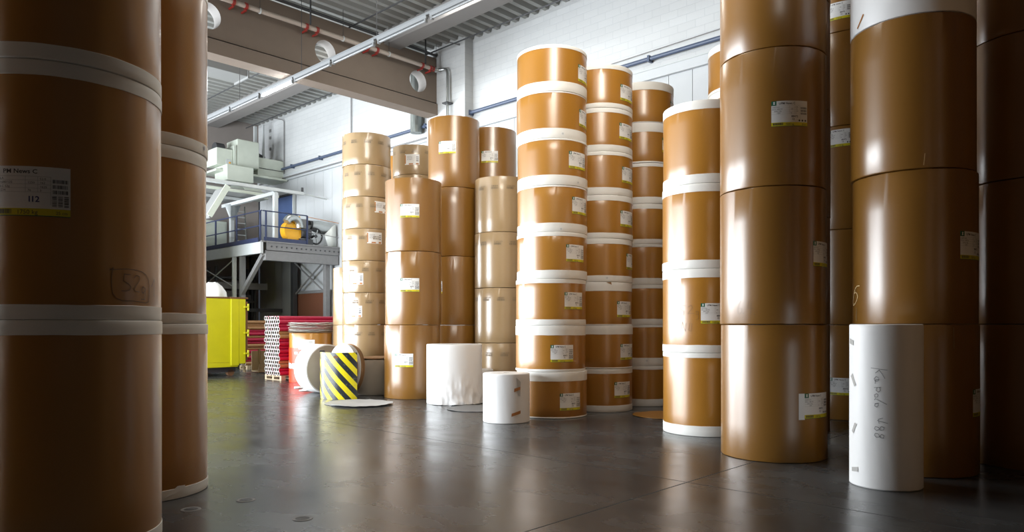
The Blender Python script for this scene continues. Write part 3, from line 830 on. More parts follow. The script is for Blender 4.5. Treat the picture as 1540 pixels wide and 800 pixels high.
# yellow and black striped curved guard
def stripe_mat():
    m = bpy.data.materials.new('hazard_stripes'); m.use_nodes = True
    nt = m.node_tree; b_ = nt.nodes['Principled BSDF']; N = nt.nodes.new; L = nt.links.new
    uv = N('ShaderNodeUVMap'); sp = N('ShaderNodeSeparateXYZ'); L(uv.outputs[0], sp.inputs[0])
    ad = N('ShaderNodeMath'); ad.operation = 'MULTIPLY_ADD'; ad.inputs[1].default_value = 0.92
    L(sp.outputs['Y'], ad.inputs[0])
    L(sp.outputs['X'], ad.inputs[2])
    dv = N('ShaderNodeMath'); dv.operation = 'DIVIDE'; dv.inputs[1].default_value = 0.285; L(ad.outputs[0], dv.inputs[0])
    fr = N('ShaderNodeMath'); fr.operation = 'FRACT'; L(dv.outputs[0], fr.inputs[0])
    lt = N('ShaderNodeMath'); lt.operation = 'LESS_THAN'; lt.inputs[1].default_value = 0.5; L(fr.outputs[0], lt.inputs[0])
    n = N('ShaderNodeTexNoise'); n.inputs['Scale'].default_value = 14; n.inputs['Detail'].default_value = 8; L(uv.outputs[0], n.inputs['Vector'])
    cr = N('ShaderNodeValToRGB'); cr.color_ramp.elements[0].position = .60; cr.color_ramp.elements[1].position = .70; L(n.outputs[0], cr.inputs[0])
    mx = N('ShaderNodeMix'); mx.data_type = 'RGBA'; mx.inputs[6].default_value = (.018, .024, .03, 1); mx.inputs[7].default_value = (.80, .68, .012, 1)
    L(lt.outputs[0], mx.inputs[0])
    m2 = N('ShaderNodeMix'); m2.data_type = 'RGBA'; m2.inputs[7].default_value = (.20, .22, .16, 1)
    mm = N('ShaderNodeMath'); mm.operation = 'MULTIPLY'; mm.inputs[1].default_value = .45; L(cr.outputs[0], mm.inputs[0])
    L(mm.outputs[0], m2.inputs[0]); L(mx.outputs[2], m2.inputs[6]); L(m2.outputs[2], b_.inputs['Base Color'])
    b_.inputs['Roughness'].default_value = .35
    return m
M['stripes'] = stripe_mat()
t = thing('striped_guard', 'curved steel guard with yellow and black diagonal stripes on the floor', 'safety guard', (-3.70, 16.16, 0))
R0, R1 = .58, .595
a0, a1 = radians(182), radians(303)
n = 40; Hg = 1.02
b = MB(); vs = []
for i in range(n + 1):
    a = a0 + (a1 - a0) * i / n
    for r_, z in ((R1, .0), (R1, Hg), (R0, Hg), (R0, .0)): vs.append((r_*cos(a), r_*sin(a), z))
b.add(vs, [(4*i, 4*i+4, 4*i+5, 4*i+1) for i in range(n)], 'stripes')
b.add(vs, [(4*i+1, 4*i+5, 4*i+6, 4*i+2) for i in range(n)] + [(4*i+2, 4*i+6, 4*i+7, 4*i+3) for i in range(n)] + [(4*i+3, 4*i+7, 4*i+4, 4*i) for i in range(n)] + [(0,1,2,3), (4*n+3, 4*n+2, 4*n+1, 4*n)], 'steel_dark')
o = b.build('guard_plate', t)
uvl = o.data.uv_layers.new(name='UVMap')
for p in o.data.polygons:
    for li in p.loop_indices:
        x, y, z = o.data.vertices[o.data.loops[li].vertex_index].co
        a = atan2(y, x) % (2*pi)
        uvl.data[li].uv = ((a - a0) * R1, z)
w = Wrap(R1); w.rect(0, .105, 0, .045, 'rust', .004); w.build('handle_slot', t, (0, 0, .90), phi_at(-3.70, 16.16, R1, 502))
b = MB(); b.box(-.02, .09, -.03, .03, Hg, Hg + .03, 'steel_dark'); b.build('clip', t, (R1*cos(a0+.15), R1*sin(a0+.15)+.01, 0), .3)

# discs lying on the floor
def floor_disc(cx, cy, r, m, label, z=.0, under='core', cat='cardboard disc', group=None, s=0, lift=.012):
    b = MB()
    b.lathe([(.001, .004), (r*.6, .004), (r, .003), (r, .007), (r*.6, .008), (.001, .009)], m, 96,
        jit=lambda i, a, rr, zz: (rr * (1 + .012 * wobble(a, s)) if rr > .3 else rr, zz + z + (lift * (1 + wobble(a * .7 if False else a, s)) * .5 if rr >= r*.99 else 0)))
    return tag(b.build('paper_disc', None, (cx, cy, .001)), label, cat, group)
floor_disc(-3.22, 14.88, .65, 'sheet', 'white-grey paper disc on floor, lower of two before striped guard', s=1)
floor_disc(-3.05, 14.62, .62, 'sheet', 'grey paper disc on floor, upper of two before striped guard', z=.018, s=2, lift=.02)
floor_disc(-.70, 13.84, .55, 'steel_grey', 'dark grey disc flat on floor beside the large crumpled roll', s=3)
floor_disc(2.72, 12.82, .56, 'kraft', 'brown cardboard disc on floor behind the four-reel banded tower', s=4)
for i, (x, y, a, lab) in enumerate(((-5.15, 18.7, .3, 'loose white sheet on the floor beside the red reel'), (-4.75, 17.9, .1, 'loose white sheet on the floor left of the lying white reel'))):
    b = MB(); vs = []; nx = 8
    for ix in range(nx + 1):
        for iy in range(4): vs.append(((ix/nx - .5) * 1.0, (iy/3 - .5) * .55, .004 + .012 * abs(sin(ix * 1.9 + iy + i))))
    b.add(vs, [(ix*4+iy, (ix+1)*4+iy, (ix+1)*4+iy+1, ix*4+iy+1) for ix in range(nx) for iy in range(3)], 'band')
    o = b.build('paper_sheet', None, (x, y, 0), a); sm = o.modifiers.new('s', 'SOLIDIFY'); sm.thickness = .003; sm.offset = 1
    tag(o, lab, 'paper sheet')
# floor covers
for i, (px, y, lab) in enumerate(((370, 752, 'small round floor cover nearest the left towers'), (455, 780, 'small round open floor hole, rightmost of three'), (287, 766, 'small round floor cover in shade beside the left tower base'))):
    z = EYE * F / (y - 490); x = (px - 770) / F * z
    t = thing('floor_drain', lab, 'floor drain', (x, z, 0), 0)
    b = MB(); b.lathe([(.085, .0005), (.082, .004), (.060, .003), (.058, .001)], 'steel_grey', 40); b.build('rim', t)
    b = MB(); b.lathe([(.058, .0016), (.03, .0012), (.001, .0012)], 'black' if i == 1 else 'steel_dark', 32)
    if i != 1: b.box(-.03, .03, -.006, .006, .002, .004, 'steel_grey')
    b.build('cover', t)

# ------------------------------------------------------------------ the red reel with cover sheets
t = thing('paper_reel', 'kraft reel with red printed lower half and stacked sheets on top', 'paper reel', (-5.78, 20.72, 0.001))
link('wrapper', body_mesh(.62, 1.40, 'kraft', 2), t)
b = MB(); b.lathe([(.60, .0), (.6235, .004), (.6245, .02), (.6245, .97), (.6235, .98), (.62, .98)], 'red', 96); b.build('red_wrap', t)
w = Wrap(.6245)
w.text('lme', 0, .0, .30, 'label', bold=.012, lift=.003)
# slanted lettering
w.v = [(x, y, z) for x, y, z in w.v]
o = w.build('lettering', t, (0, 0, .40), phi_at(-5.78, 20.72, .6245, 434.2))
w = Wrap(.6245); w.rect(0, .11, 0, .07, 'label', .0025); w.build('tape', t, (0, 0, .80), phi_at(-5.78, 20.72, .6245, 443))
w = Wrap(.6245); w.rect(0, .46, 0, .27, 'label', .0025); w.bars(.15, .40, .17, .24, 'pale_ink', random.Random(4), step=.02); w.build('label', t, (0, 0, .94), phi_at(-5.78, 20.72, .6245, 449))
for i in range(9):
    b = MB(); s = i * 1.7; R0 = .645 + .02 * sin(i * 2.3)
    b.lathe([(.001, 0), (.35, 0), (R0 - .02, .0), (R0, .004), (R0 - .02, .012), (.35, .010), (.001, .010)], 'band' if i % 3 else 'greyboard', 60,
        jit=lambda k_, a, r, z: (r * (1 + .015 * wobble(a, s)) if r > .4 else r, z + (.012 * wobble(a, s + 1) if r > .5 else 0)))
    o = b.build('cover_disc', None, (-5.78 + .02 * sin(i * 3), 20.72 + .015 * cos(i * 5), 1.422 + .032 * i))
    tag(o, 'wavy-edged cover disc, %s in the pile on the red-bottomed reel' % ['lowest', 'second from bottom', 'third from bottom', 'fourth from bottom', 'middle one', 'fourth from top', 'third from top', 'second from top', 'topmost'][i], 'cardboard disc', 'cover discs piled on the red-bottomed reel')

# ------------------------------------------------------------------ tubes
TR = .061
def tube_proto(length, m):
    b = MB()
    prof = [(TR - .012, .10), (TR - .012, 0), (TR, 0), (TR, length), (TR - .012, length)]
    b.lathe(prof[0:2], 'core', 14); b.lathe(prof[1:3], 'tube_end', 14); b.lathe(prof[2:4], m, 14); b.lathe(prof[3:5], 'tube_end', 14)
    b.lathe([(TR - .012, .10), (.001, .10)], 'black', 14); b.lathe([(TR - .012, length), (.001, length)], 'black', 14)
    b.move(Matrix.Rotation(radians(90), 4, 'Y'))
    return b.mesh('cardboard_tube')
tubes = {('near', 'r'): tube_proto(2.6, 'tube_red'), ('near', 'b'): tube_proto(2.6, 'tube_brown'), ('far', 'r'): tube_proto(2.5, 'tube_red'), ('far', 'b'): tube_proto(2.5, 'tube_brown')}
def tube_stack(which, V0, U0, zb, rows, cols, brown_rows, where, group, browncols=()):
    words = ['bottom', 'second lowest', 'third lowest', 'fourth lowest', 'fifth lowest', 'sixth lowest', 'seventh lowest', 'eighth lowest', 'ninth lowest', 'tenth lowest', 'eleventh lowest', 'twelfth lowest', 'fourth highest', 'third highest', 'second highest', 'top']
    for r in range(rows):
        c = 'b' if r in brown_rows else 'r'
        wd = words[r] if r < rows - 4 or rows > 16 else ['fourth highest', 'third highest', 'second highest', 'top'][r - rows + 4]
        for k_ in range(cols):
            o = link('cardboard_tube', tubes[(which, c)], None, vu(V0 + random.uniform(-.012, .012), U0 + k_ * 2.03 * TR + (TR if r % 2 else 0), zb + TR + r * TR * 1.775), ROT)
            tag(o, '%s cardboard tube, %s row %s' % ('crimson' if c == 'r' else 'brown', wd, where), 'cardboard tube', group)
tube_stack('near', 10.46, 19.42, .145, 16, 7, (2, 3, 10, 11), 'of the white-ended pallet stack', 'tubes of the near pallet stack')
tube_stack('far', 12.25, 25.25, .16, 15, 3, (0, 3, 5, 6, 9, 12, 13, 14), 'of the shaded stack below the platform', 'tubes of the shaded rear stack')
def pallet(V, U, lv, lu, label):
    t = thing('wooden_pallet', label, 'pallet', vu(V, U, 0), ROT)
    for i in range(5): y = i * (lu - .1) / 4; b = MB(); b.box(0, lv, y, y + .1, .12, .143, 'wood'); b.build('deck_board', t)
    for x in (0, lv/2 - .07, lv - .14):
        for y in (0, lu/2 - .05, lu - .1): b = MB(); b.box(x, x + .14, y, y + .1, .022, .10, 'wood'); b.build('block', t)
        b = MB(); b.box(x, x + .14, 0, lu, .10, .12, 'wood'); b.build('stringer', t)
        b = MB(); b.box(x, x + .14, 0, lu, 0, .022, 'wood'); b.build('bottom_board', t)
pallet(10.5, 19.35, 1.25, .98, 'pale wooden pallet under the white-ended crimson tube stack')
pallet(12.3, 25.15, 1.25, .6, 'dark wooden pallet under the shaded rear tube stack')

# ------------------------------------------------------------------ yellow skip
t = thing('skip_container', 'bright yellow steel skip container with rusty rim at left', 'skip container', vu(7.2, 22.2, 0), ROT)
Lc, Dc, z0, z1 = V_at(358.5, 22.2) - 7.2, 2.2, .34, 2.48
b = MB(); b.box(0, Lc, 0, .05, z0 + .1, z1, 'skip_yellow'); b.box(0, Lc, Dc - .05, Dc, z0, z1, 'skip_yellow'); b.box(0, .05, .05, Dc - .05, z0, z1, 'skip_yellow'); b.box(Lc - .05, Lc, .05, Dc - .05, z0, z1, 'skip_yellow')
b.box(0, Lc, 0, Dc, z0 - .05, z0 + .1, 'skip_yellow'); b.build('body', t, bevel=.01)
b = MB(); b.box(0, Lc - .28, -.01, .06, z1 - .02, z1 + .035, 'rust'); b.box(-.02, Lc + .03, Dc - .05, Dc + .03, z1, z1 + .06, 'rust'); b.box(Lc - .28, Lc + .3, -.06, .08, z1 - .02, z1 + .035, 'rust'); b.build('rim', t, bevel=.01)
b = MB(); b.box(Lc - .26, Lc + .0, -.055, .0, z0 + .0, z1 - .02, 'skip_yellow'); b.build('corner_post', t, bevel=.012)
b = MB(); b.box(Lc, Lc + .22, -.05, .15, z0 + .05, z1 - .02, 'skip_yellow'); b.build('door_frame', t, bevel=.012)
b = MB(); b.box(Lc + .22, Lc + .30, -.03, .13, z0 + .15, z1 - .1, 'rust'); b.build('door_edge', t, bevel=.01)
for z in (z1 - .30, z1 - 1.13, z0 + .35):
    b = MB(); b.box(Lc + .16, Lc + .30, -.10, -.02, z, z + .05, 'skip_yellow'); b.tube([(Lc + .30, -.06, z - .09), (Lc + .30, -.06, z + .13)], .03, 'skip_yellow', 12); b.build('hinge', t, bevel=.004)
b = MB(); b.box(0, Lc, .2, .35, .12, z0 - .05, 'steel_dark'); b.box(0, Lc, Dc - .4, Dc - .25, .12, z0 - .05, 'steel_dark'); b.build('skid', t)
for y in (.28, Dc - .32):
    b = MB(); b.tube([(Lc - .15, y - .08, .11), (Lc - .15, y + .08, .11)], .11, 'rust', 20); b.build('roller', t)
    b = MB(); b.tube([(.6, y - .08, .11), (.6, y + .08, .11)], .11, 'rust', 20); b.build('roller', t)
# white sack on top of the load
b = MB(); b.lathe([(.001, .52), (.14, .50), (.28, .40), (.40, .22), (.47, .0), (.40, -.2), (.001, -.24)], 'plastic', 32,
    jit=lambda i, a, r, z: (r * (1 + .12 * wobble(a, i)), z + .03 * wobble(a, i + 2) if r > .1 else z))
tag(b.build('plastic_sack', None, vu(V_at(320, 22.9), 22.9, z1 + .0)), 'crumpled white plastic sack on top of the yellow skip', 'sack')

# plank and crate by the skip
b = MB(); b.bar((0, 0, 0), (-.16, .22, 1.28), .14, .035, 'wood_dark', up=(1, 0, 0)); tag(b.build('wooden_plank', None, vu(V_at(368, 23.4), 23.4, .02), ROT), 'old wooden plank leaning upright right of the yellow skip', 'plank')
t = thing('wooden_crate', 'tilted wooden slat crate between the two tube stacks', 'crate', vu(V_at(400, 23.2), 23.2, .02), ROT)
for i in range(5): b = MB(); b.box(-.42 + .02*i, .1 + .01*i, -.30, -.27, .02 + i * .15, .13 + i * .15, 'wood_dark'); b.build('slat', t)
for x in (-.40, .05): b = MB(); b.box(x, x + .07, -.27, -.22, 0, .80, 'wood_dark'); b.build('upright', t)
b = MB(); b.box(-.40, .12, -.22, .25, .02, .06, 'wood_dark'); b.build('base', t)
b = MB(); b.box(-.40, .12, .22, .26, .02, .72, 'wood_dark'); b.build('back_panel', t)

# ------------------------------------------------------------------ mezzanine platform
DV, DU, DZ = 12.73, 24.9, 4.75
t = thing('mezzanine_platform', 'raised steel platform with riveted edge beam at the far left', 'platform', vu(0, 0, 0), ROT)
b = MB(); b.box(DV, WALL_V, DU, WALL_U, DZ - .06, DZ, 'steel_grey'); b.build('deck', t)
b = MB(); b.box(DV + .2, WALL_V, DU - .02, DU + .05, DZ - .34, DZ - .03, 'steel_grey'); b.box(DV + .2, WALL_V, DU - .06, DU + .12, DZ - .06, DZ - .02, 'steel_grey')
b.build('edge_beam', t, bevel=.006)
b = MB(); b.box(DV + .15, WALL_V, DU + .0, DU + .22, DZ - .72, DZ - .36, 'steel_grey'); b.build('lower_beam', t, bevel=.01)
for i in range(15):
    v = DV + .38 + i * .205
    b = MB(); b.tube([(v, DU - .02, DZ - .20), (v, DU - .045, DZ - .20)], .028, 'steel_dark', 10); b.build('rivet', t)
b = MB(); b.box(DV - .08, DV + .04, DU - .05, WALL_U, DZ - .48, DZ - .06, 'steel_white'); b.build('side_beam', t, bevel=.008)
b = MB(); b.box(DV - .10, DV - .06, DU + .1, WALL_U, DZ - .06, DZ + .10, 'rail_blue'); b.build('kick_plate', t)
for (v, u, m, top, ww) in ((DV, 27.1, 'steel_white', DZ - .45, .13), (DV + .16, 26.75, 'steel_grey', DZ - .45, .18), (15.7, 25.3, 'steel_grey', DZ - .6, .2), (15.2, 30.6, 'steel_dark', DZ - .06, .2), (DV + .2, 31.0, 'steel_dark', DZ - .45, .2), (15.7, 27.85, 'steel_dark', DZ - .06, .2)):
    b = MB(); b.box(v - ww/2, v + ww/2, u - ww/2, u + ww/2, 0, top, m); b.build('post', t, bevel=.008)
b = MB(); b.bar((DV + .12, 26.7, 2.85), (DV + .12, 25.0, DZ - .5), .14, .16, 'steel_grey'); b.build('brace', t, bevel=.006)
for p, q in (((DV - .0, 27.1, 3.1), (DV, 30.6, 4.2)), ((DV, 27.1, 4.2), (DV, 30.6, 3.0)),):
    b = MB(); b.tube([p, q], .022, 'steel_white', 8); b.build('brace', t)
for p, q in (((15.68, 25.4, 2.95), (15.68, 27.8, 4.3)), ((15.74, 25.4, 4.3), (15.74, 27.8, 2.95))):
    b = MB(); b.tube([p, q], .035, 'steel_grey', 8); b.build('brace', t)
b = MB(); b.box(DV + .2, 15.2, 29.2, 29.35, 3.15, 3.42, 'steel_grey'); b.box(DV + .2, 15.9, 29.2, 29.35, 2.2, 2.35, 'steel_dark'); b.build('cross_beam', t)
# partitions below the platform
b = MB(); b.box(DV + .3, 15.0, 30.6, 30.7, 0, 2.75, 'panel_wall'); struct('partition', b)
t = thing('storage_board', 'rust-brown board panel standing in shade under the platform', 'panel', vu(0, 0, 0), ROT)
b = MB(); b.box(15.86, 15.92, 25.45, 27.9, .0, 2.95, 'brown_panel'); b.build('board', t)
b = MB(); b.box(15.80, 15.92, 25.45, 27.9, 2.95, 3.07, 'steel_grey'); b.build('top_rail', t)
# things stored in shade under the platform
t = thing('storage_rack', 'dark steel rack with loads in shade under the platform', 'rack', vu(13.1, 29.6, 0), ROT)
for x in (0, 1.7):
    for y in (0, .7): b = MB(); b.box(x, x + .08, y, y + .08, 0, 4.1, 'steel_dark'); b.build('upright', t)
for z in (1.3, 2.6, 3.6): b = MB(); b.box(0, 1.78, 0, .78, z, z + .08, 'steel_dark'); b.build('shelf', t)
b = MB(); b.box(.2, .9, .1, .7, 2.68, 3.1, 'steel_grey'); b.box(1.0, 1.6, .1, .7, 2.68, 2.95, 'steel_dark'); b.build('load', t, bevel=.02)

# railings
def railing(path, posts, label, kick=True, m='rail_blue', rails=(.55, 1.10), low=None):
    t = thing('railing', label, 'railing', vu(0, 0, 0), ROT)
    for z in rails: b = MB(); b.tube([(p[0], p[1], DZ + z) for p in path], .022, m, 10); b.build('rail', t)
    for p in posts: b = MB(); b.bar((p[0], p[1], DZ), (p[0], p[1], DZ + rails[-1]), .06, .05, m); b.build('post', t)
    return t
railing([(DV, DU), (DV, 31.4)], [(DV, 25.0), (DV, 26.9), (DV, 28.75), (DV, 30.6)], 'dark blue platform railing running back along its left side')
r2 = railing([(DV + .04, DU), (V_at(462, DU), DU)], [(DV + .17, DU), (V_at(462, DU), DU)], 'dark blue platform railing along its front edge by the blower')
b = MB(); b.box(DV + .1, V_at(462, DU), DU + .0, DU + .03, DZ, DZ + .14, 'rail_blue'); b.build('kick_plate', r2)
t = thing('safety_rope', 'thin brown guard lines continuing right of the platform railing', 'rope', vu(0, 0, 0), ROT)
for z in (.98, .40): b = MB(); b.tube([(V_at(462, DU), DU, DZ + z + .08), (WALL_V, DU, DZ + z - .02)], .012, 'orange_ink' if z > .5 else 'steel_grey', 8); b.build('line', t)

# canopy frame on the platform
t = thing('canopy_frame', 'white steel canopy frame with sheet roof on the platform', 'canopy', vu(0, 0, 0), ROT)
CZ = 6.78
for (v, u) in ((13.7, 25.7), (13.7, 29.4)):
    b = MB(); b.box(v - .08, v + .08, u - .08, u + .08, DZ, CZ - .05, 'steel_white'); b.build('post', t, bevel=.006)
b = MB(); b.add([(13.35, 29.32, CZ - .1), (14.05, 29.32, CZ - .1), (13.78, 29.32, CZ - .75), (13.62, 29.32, CZ - .75)], [(0, 3, 2, 1)], 'steel_white')
o = b.build('gusset', t); sm = o.modifiers.new('s', 'SOLIDIFY'); sm.thickness = .03
b = MB(); b.box(13.62, 13.78, 25.7, 30.2, CZ - .14, CZ + .0, 'steel_white'); b.build('beam', t, bevel=.006)
b = MB(); b.box(11.0, 14.9, 25.62, 25.78, CZ + .0, CZ + .12, 'steel_white'); b.build('beam', t, bevel=.006)
b = MB(); b.box(10.8, 14.5, 26.9, 27.02, CZ + .0, CZ + .10, 'machine'); b.build('beam', t, bevel=.006)
b = MB(); b.box(10.8, 14.2, 28.6, 28.72, CZ + .0, CZ + .10, 'steel_white'); b.build('beam', t, bevel=.006)
b = MB(); b.box(10.8, 14.2, 27.0, 30.4, CZ + .12, CZ + .15, 'duct'); b.build('roof_sheet', t)
b = MB(); b.tube([(14.9, 25.7, CZ + .06), (15.95, 25.7, CZ - .02)], .03, 'steel_white', 8); b.tube([(14.85, 25.7, CZ + .06), (14.85, 25.7, CZ + .3)], .05, 'steel_dark', 8); b.build('bracket', t)
# sloping chute left of the canopy
t = thing('metal_chute', 'sloping grey metal chute hanging left of the canopy frame', 'chute', vu(0, 0, 0), ROT)
b = MB(); b.bar((V_at(334, 25.9), 25.9, 6.62), (V_at(306, 25.9), 25.9, 5.45), 1.0, .08, 'duct', up=(0, 0, 1)); b.build('trough', t, bevel=.01)
b = MB(); b.bar((V_at(334, 25.9), 25.42, 6.68), (V_at(306, 25.9), 25.42, 5.51), .05, .2, 'machine'); b.build('side', t)
# step ladder
t = thing('ladder', 'dark aluminium ladder leaning on the platform under the canopy', 'ladder', vu(13.95, 29.0, DZ), ROT)
for x in (-.2, .2): b = MB(); b.bar((x, 0, 0), (x + .35, .9, 2.0), .05, .03, 'silver'); b.build('rail', t)
for i in range(7):
    f = (i + .6) / 7.5; b = MB(); b.bar((-.2 + .35*f, .9*f, 2.0*f), (.2 + .35*f, .9*f, 2.0*f), .04, .03, 'silver'); b.build('rung', t)
# green cabinet at the far left on the platform
t = thing('machine_cabinet', 'pale green machine cabinet at the left end of the platform', 'machine', vu(12.95, 30.4, DZ), ROT)
b = MB(); b.box(0, 1.0, 0, .9, 0, 1.35, 'machine'); b.build('body', t, bevel=.02)
b = MB(); b.box(.08, .92, -.02, 0, .15, 1.25, 'machine'); b.build('door', t, bevel=.01)

# blue door in the wall
b = MB(); b.box(WALL_V - .06, WALL_V - .01, 28.35, 29.72, DZ, 7.28, 'door_blue'); struct('door_2', b, bevel=.01)
b = MB()
b.box(WALL_V - .10, WALL_V + .02, 28.27, 28.35, DZ, 7.36, 'steel_white'); b.box(WALL_V - .10, WALL_V + .02, 29.72, 30.05, DZ, 7.0, 'steel_white'); b.box(WALL_V - .14, WALL_V + .02, 28.27, 29.75, 7.28, 7.36, 'steel_dark')
struct('trim_3', b, bevel=.006)

# ventilation units high in the corner
t = thing('ventilation_unit', 'pale grey-green ventilation machine mounted high in the far corner', 'ventilation unit', vu(0, 0, 0), ROT)
b = MB(); b.box(13.75, 14.72, 29.0, 30.0, 8.28, 9.42, 'machine'); b.build('filter_box', t, bevel=.03)
b = MB(); b.box(12.9, 13.58, 29.05, 30.0, 8.22, 8.92, 'machine'); b.box(13.28, 13.5, 29.03, 29.05, 8.25, 8.5, 'steel_white'); b.build('fan_housing', t, bevel=.03)
b = MB(); b.box(13.4, 13.48, 29.02, 29.05, 8.33, 8.39, 'fan_yellow'); b.build('warning_sign', t)
b = MB(); b.box(13.6, 13.68, 28.98, 30.0, 8.3, 9.1, 'machine'); b.box(13.69, 13.74, 29.02, 30.0, 8.3, 9.15, 'machine'); b.build('frame', t)
b = MB(); b.box(13.1, 14.25, 28.55, 29.7, 7.55, 8.2, 'machine'); b.build('motor_box', t, bevel=.03)
b = MB(); b.box(14.75, 15.98, 29.2, 30.1, 8.02, 8.85, 'machine'); b.box(14.75, 15.98, 29.18, 29.2, 8.38, 8.41, 'steel_dark'); b.build('duct', t, bevel=.02)
b = MB(); b.box(12.8, 15.98, 28.9, 30.2, 7.93, 8.02, 'machine'); b.build('support_plate', t, bevel=.01)
b = MB(); b.tube([(13.0, 29.5, 8.95), (13.35, 29.5, 8.95)], .26, 'steel_dark', 24); b.build('impeller_housing', t)
b = MB(); b.add([(13.7, 28.7, 7.5), (14.5, 28.7, 7.5), (14.5, 29.6, 7.5), (13.7, 29.6, 7.5), (14.2, 28.7, 7.0), (15.0, 28.7, 7.0), (15.0, 29.6, 7.0), (14.2, 29.6, 7.0)],
    [(0,3,2,1),(4,5,6,7),(0,1,5,4),(1,2,6,5),(2,3,7,6),(3,0,4,7)], 'machine'); b.build('outlet_hood', t)
b = MB(); b.box(15.2, 15.32, 30.4, 30.5, 8.0, 10.5, 'steel_white'); b.box(15.5, 15.58, 30.2, 30.28, 9.0, 10.6, 'steel_white'); b.tube([(15.0, 30.3, 9.3), (15.6, 30.3, 9.1)], .10, 'steel_dark', 12); b.build('conduit_post', t)

# yellow blower with silver duct on the platform
BU = 25.25
t = thing('industrial_blower', 'yellow industrial blower with silver elbow and duct on the platform', 'blower', vu(0, 0, DZ), ROT)
vc = V_at(437, BU)
b = MB(); prof = []
nS = 40
ring_o, ring_i = [], []
vs = []; 
for i in range(nS + 1):
    a = radians(80) + 2*pi*i/nS; rr = .34 + .17 * i / nS
    vs += [(vc + rr*cos(a)*.9, BU - .17, .52 + rr*sin(a)), (vc + rr*cos(a)*.9, BU + .17, .52 + rr*sin(a))]
c0 = len(vs); vs += [(vc, BU - .17, .52), (vc, BU + .17, .52)]
fs = []
for i in range(nS): fs += [(2*i, 2*i+1, 2*i+3, 2*i+2), (c0, 2*i, 2*i+2), (c0+1, 2*i+3, 2*i+1)]
b.add(vs, fs, 'fan_yellow'); b.build('volute', t)
b = MB(); b.box(vc + .1, vc + .42, BU + .0, BU + .3, .95, 1.12, 'fan_yellow'); b.build('outlet_flange', t, bevel=.02)
b = MB()
path = [(vc + .22 - .62 * cos(radians(a)) * 1.0 + .18, BU - .22, .50 + .62 * sin(radians(a))) for a in range(0, 1)]
path = []
for i in range(13):
    a = radians(150 - 150 * i / 12); path.append((vc - .05 + .30 * cos(a), BU - .25, .62 + .36 * sin(a)))
b.tube(path, .15, 'silver', 20); b.build('elbow_pipe', t)
b = MB(); b.tube([(vc + .35, BU - .1, .45), (vc + .75, BU - .1, .45)], .20, 'steel_dark', 20); b.box(vc + .25, vc + .8, BU - .3, BU + .2, 0, .22, 'steel_dark'); b.box(vc + .40, vc + .62, BU - .1, BU + .1, .6, 1.0, 'steel_grey'); b.build('motor', t, bevel=.01)
b = MB()
wv = vc + .95
for i in range(24):
    a = 2*pi*i/24; a2 = 2*pi*(i+1)/24
b.tube([(wv + .28*cos(2*pi*i/24), BU - .22, .36 + .30*sin(2*pi*i/24)) for i in range(25)], .035, 'black', 8, caps=False)
for i in range(5): a = 2*pi*i/5; b.bar((wv, BU - .22, .36), (wv + .28*cos(a), BU - .22, .36 + .3*sin(a)), .05, .03, 'silver')
b.tube([(wv, BU - .27, .36), (wv, BU + .1, .36)], .06, 'steel_dark', 12); b.build('flywheel', t)
b = MB(); b.tube([(vc + .78, BU, .80), (vc + 1.15, BU, .78), (15.9, BU, .70)], .25, 'silver', 28, radii=[.17, .25, .25]); b.build('duct', t)
b = MB(); b.tube([(vc + .78, BU, .80), (vc + .98, BU, .80)], .19, 'black', 20); b.build('flange', t)
b = MB(); b.add([(V_at(488, 25.0), 25.0, .45), (V_at(493, 25.0), 24.98, 0.0), (15.95, 24.98, 0.0), (15.93, 25.0, .92), (V_at(499, 25.0), 24.99, .8)], [(0, 1, 2, 3, 4)], 'poly')
o = b.build('film_sheet', t); sm = o.modifiers.new('s', 'SOLIDIFY'); sm.thickness = .01

# ------------------------------------------------------------------ pipes, conduits and lights under the roof
def pipe_thing(name, label, cat, path, r, m, seg=12):
    o = MB().tube(path, r, m, seg).build(name, None, vu(0, 0, 0), ROT); return tag(o, label, cat)
pipe_thing('wall_pipe', 'blue-grey pipe running the whole length of the brick wall', 'pipe', [(WALL_V - .12, WALL_N, 8.5), (WALL_V - .12, 31.3, 8.5)], .055, 'blue_pipe')
u = 8.0
wp = bpy.data.objects['wall_pipe']
i = 0
while u < 31:
    b = MB(); b.box(WALL_V - .19, WALL_V, u - .03, u + .03, 8.42, 8.58, 'blue_pipe'); b.build('pipe_clip', wp); u += 2.26
tag(MB().tube([(WALL_V - .08, 13.2, 8.66), (WALL_V - .08, 8.0, 8.74)], .010, 'steel_grey', 6).build('cable', None, (0, 0, 0), ROT), 'thin grey cable just above the blue-grey wall pipe', 'cable')

t = thing('sprinkler_pipe', 'beige sprinkler pipe with red clamps along the concrete girder', 'pipe', (0, 0, 0), ROT)
PU, PZ = 18.20, 10.05
b = MB(); b.tube([(WALL_L, PU, PZ), (15.30, PU, PZ)], .062, 'pipe', 16); b.build('pipe', t)
for px in (351, 370, 461, 477, 553, 567, 635, 647, 671):
    v = V_at(px, PU); b = MB(); b.tube([(v - .035, PU, PZ), (v + .035, PU, PZ)], .088, 'clamp_red', 16); b.box(v - .02, v + .02, PU - .02, GU0, PZ - .13, PZ - .09, 'clamp_red'); b.build('clamp', t)
for px in (391, 516, 585, 656):
    v = V_at(px, PU); b = MB(); b.tube([(v - .02, PU, PZ), (v + .02, PU, PZ)], .078, 'steel_white', 16); b.build('collar', t)
    b = MB(); b.tube([(v, PU, PZ + .06), (v, PU, CEIL)], .008, 'steel_dark', 6); b.build('hanger_rod', t)
b = MB(); b.tube([(15.30, PU, PZ), (15.42, PU - .02, PZ), (15.48, PU - .08, PZ), (15.5, PU - .30, PZ - .02), (15.52, PU - .42, PZ - .08), (15.52, PU - .46, PZ - .2), (15.52, PU - .46, 5.5)], .05, 'silver', 14); b.build('drop_pipe', t)
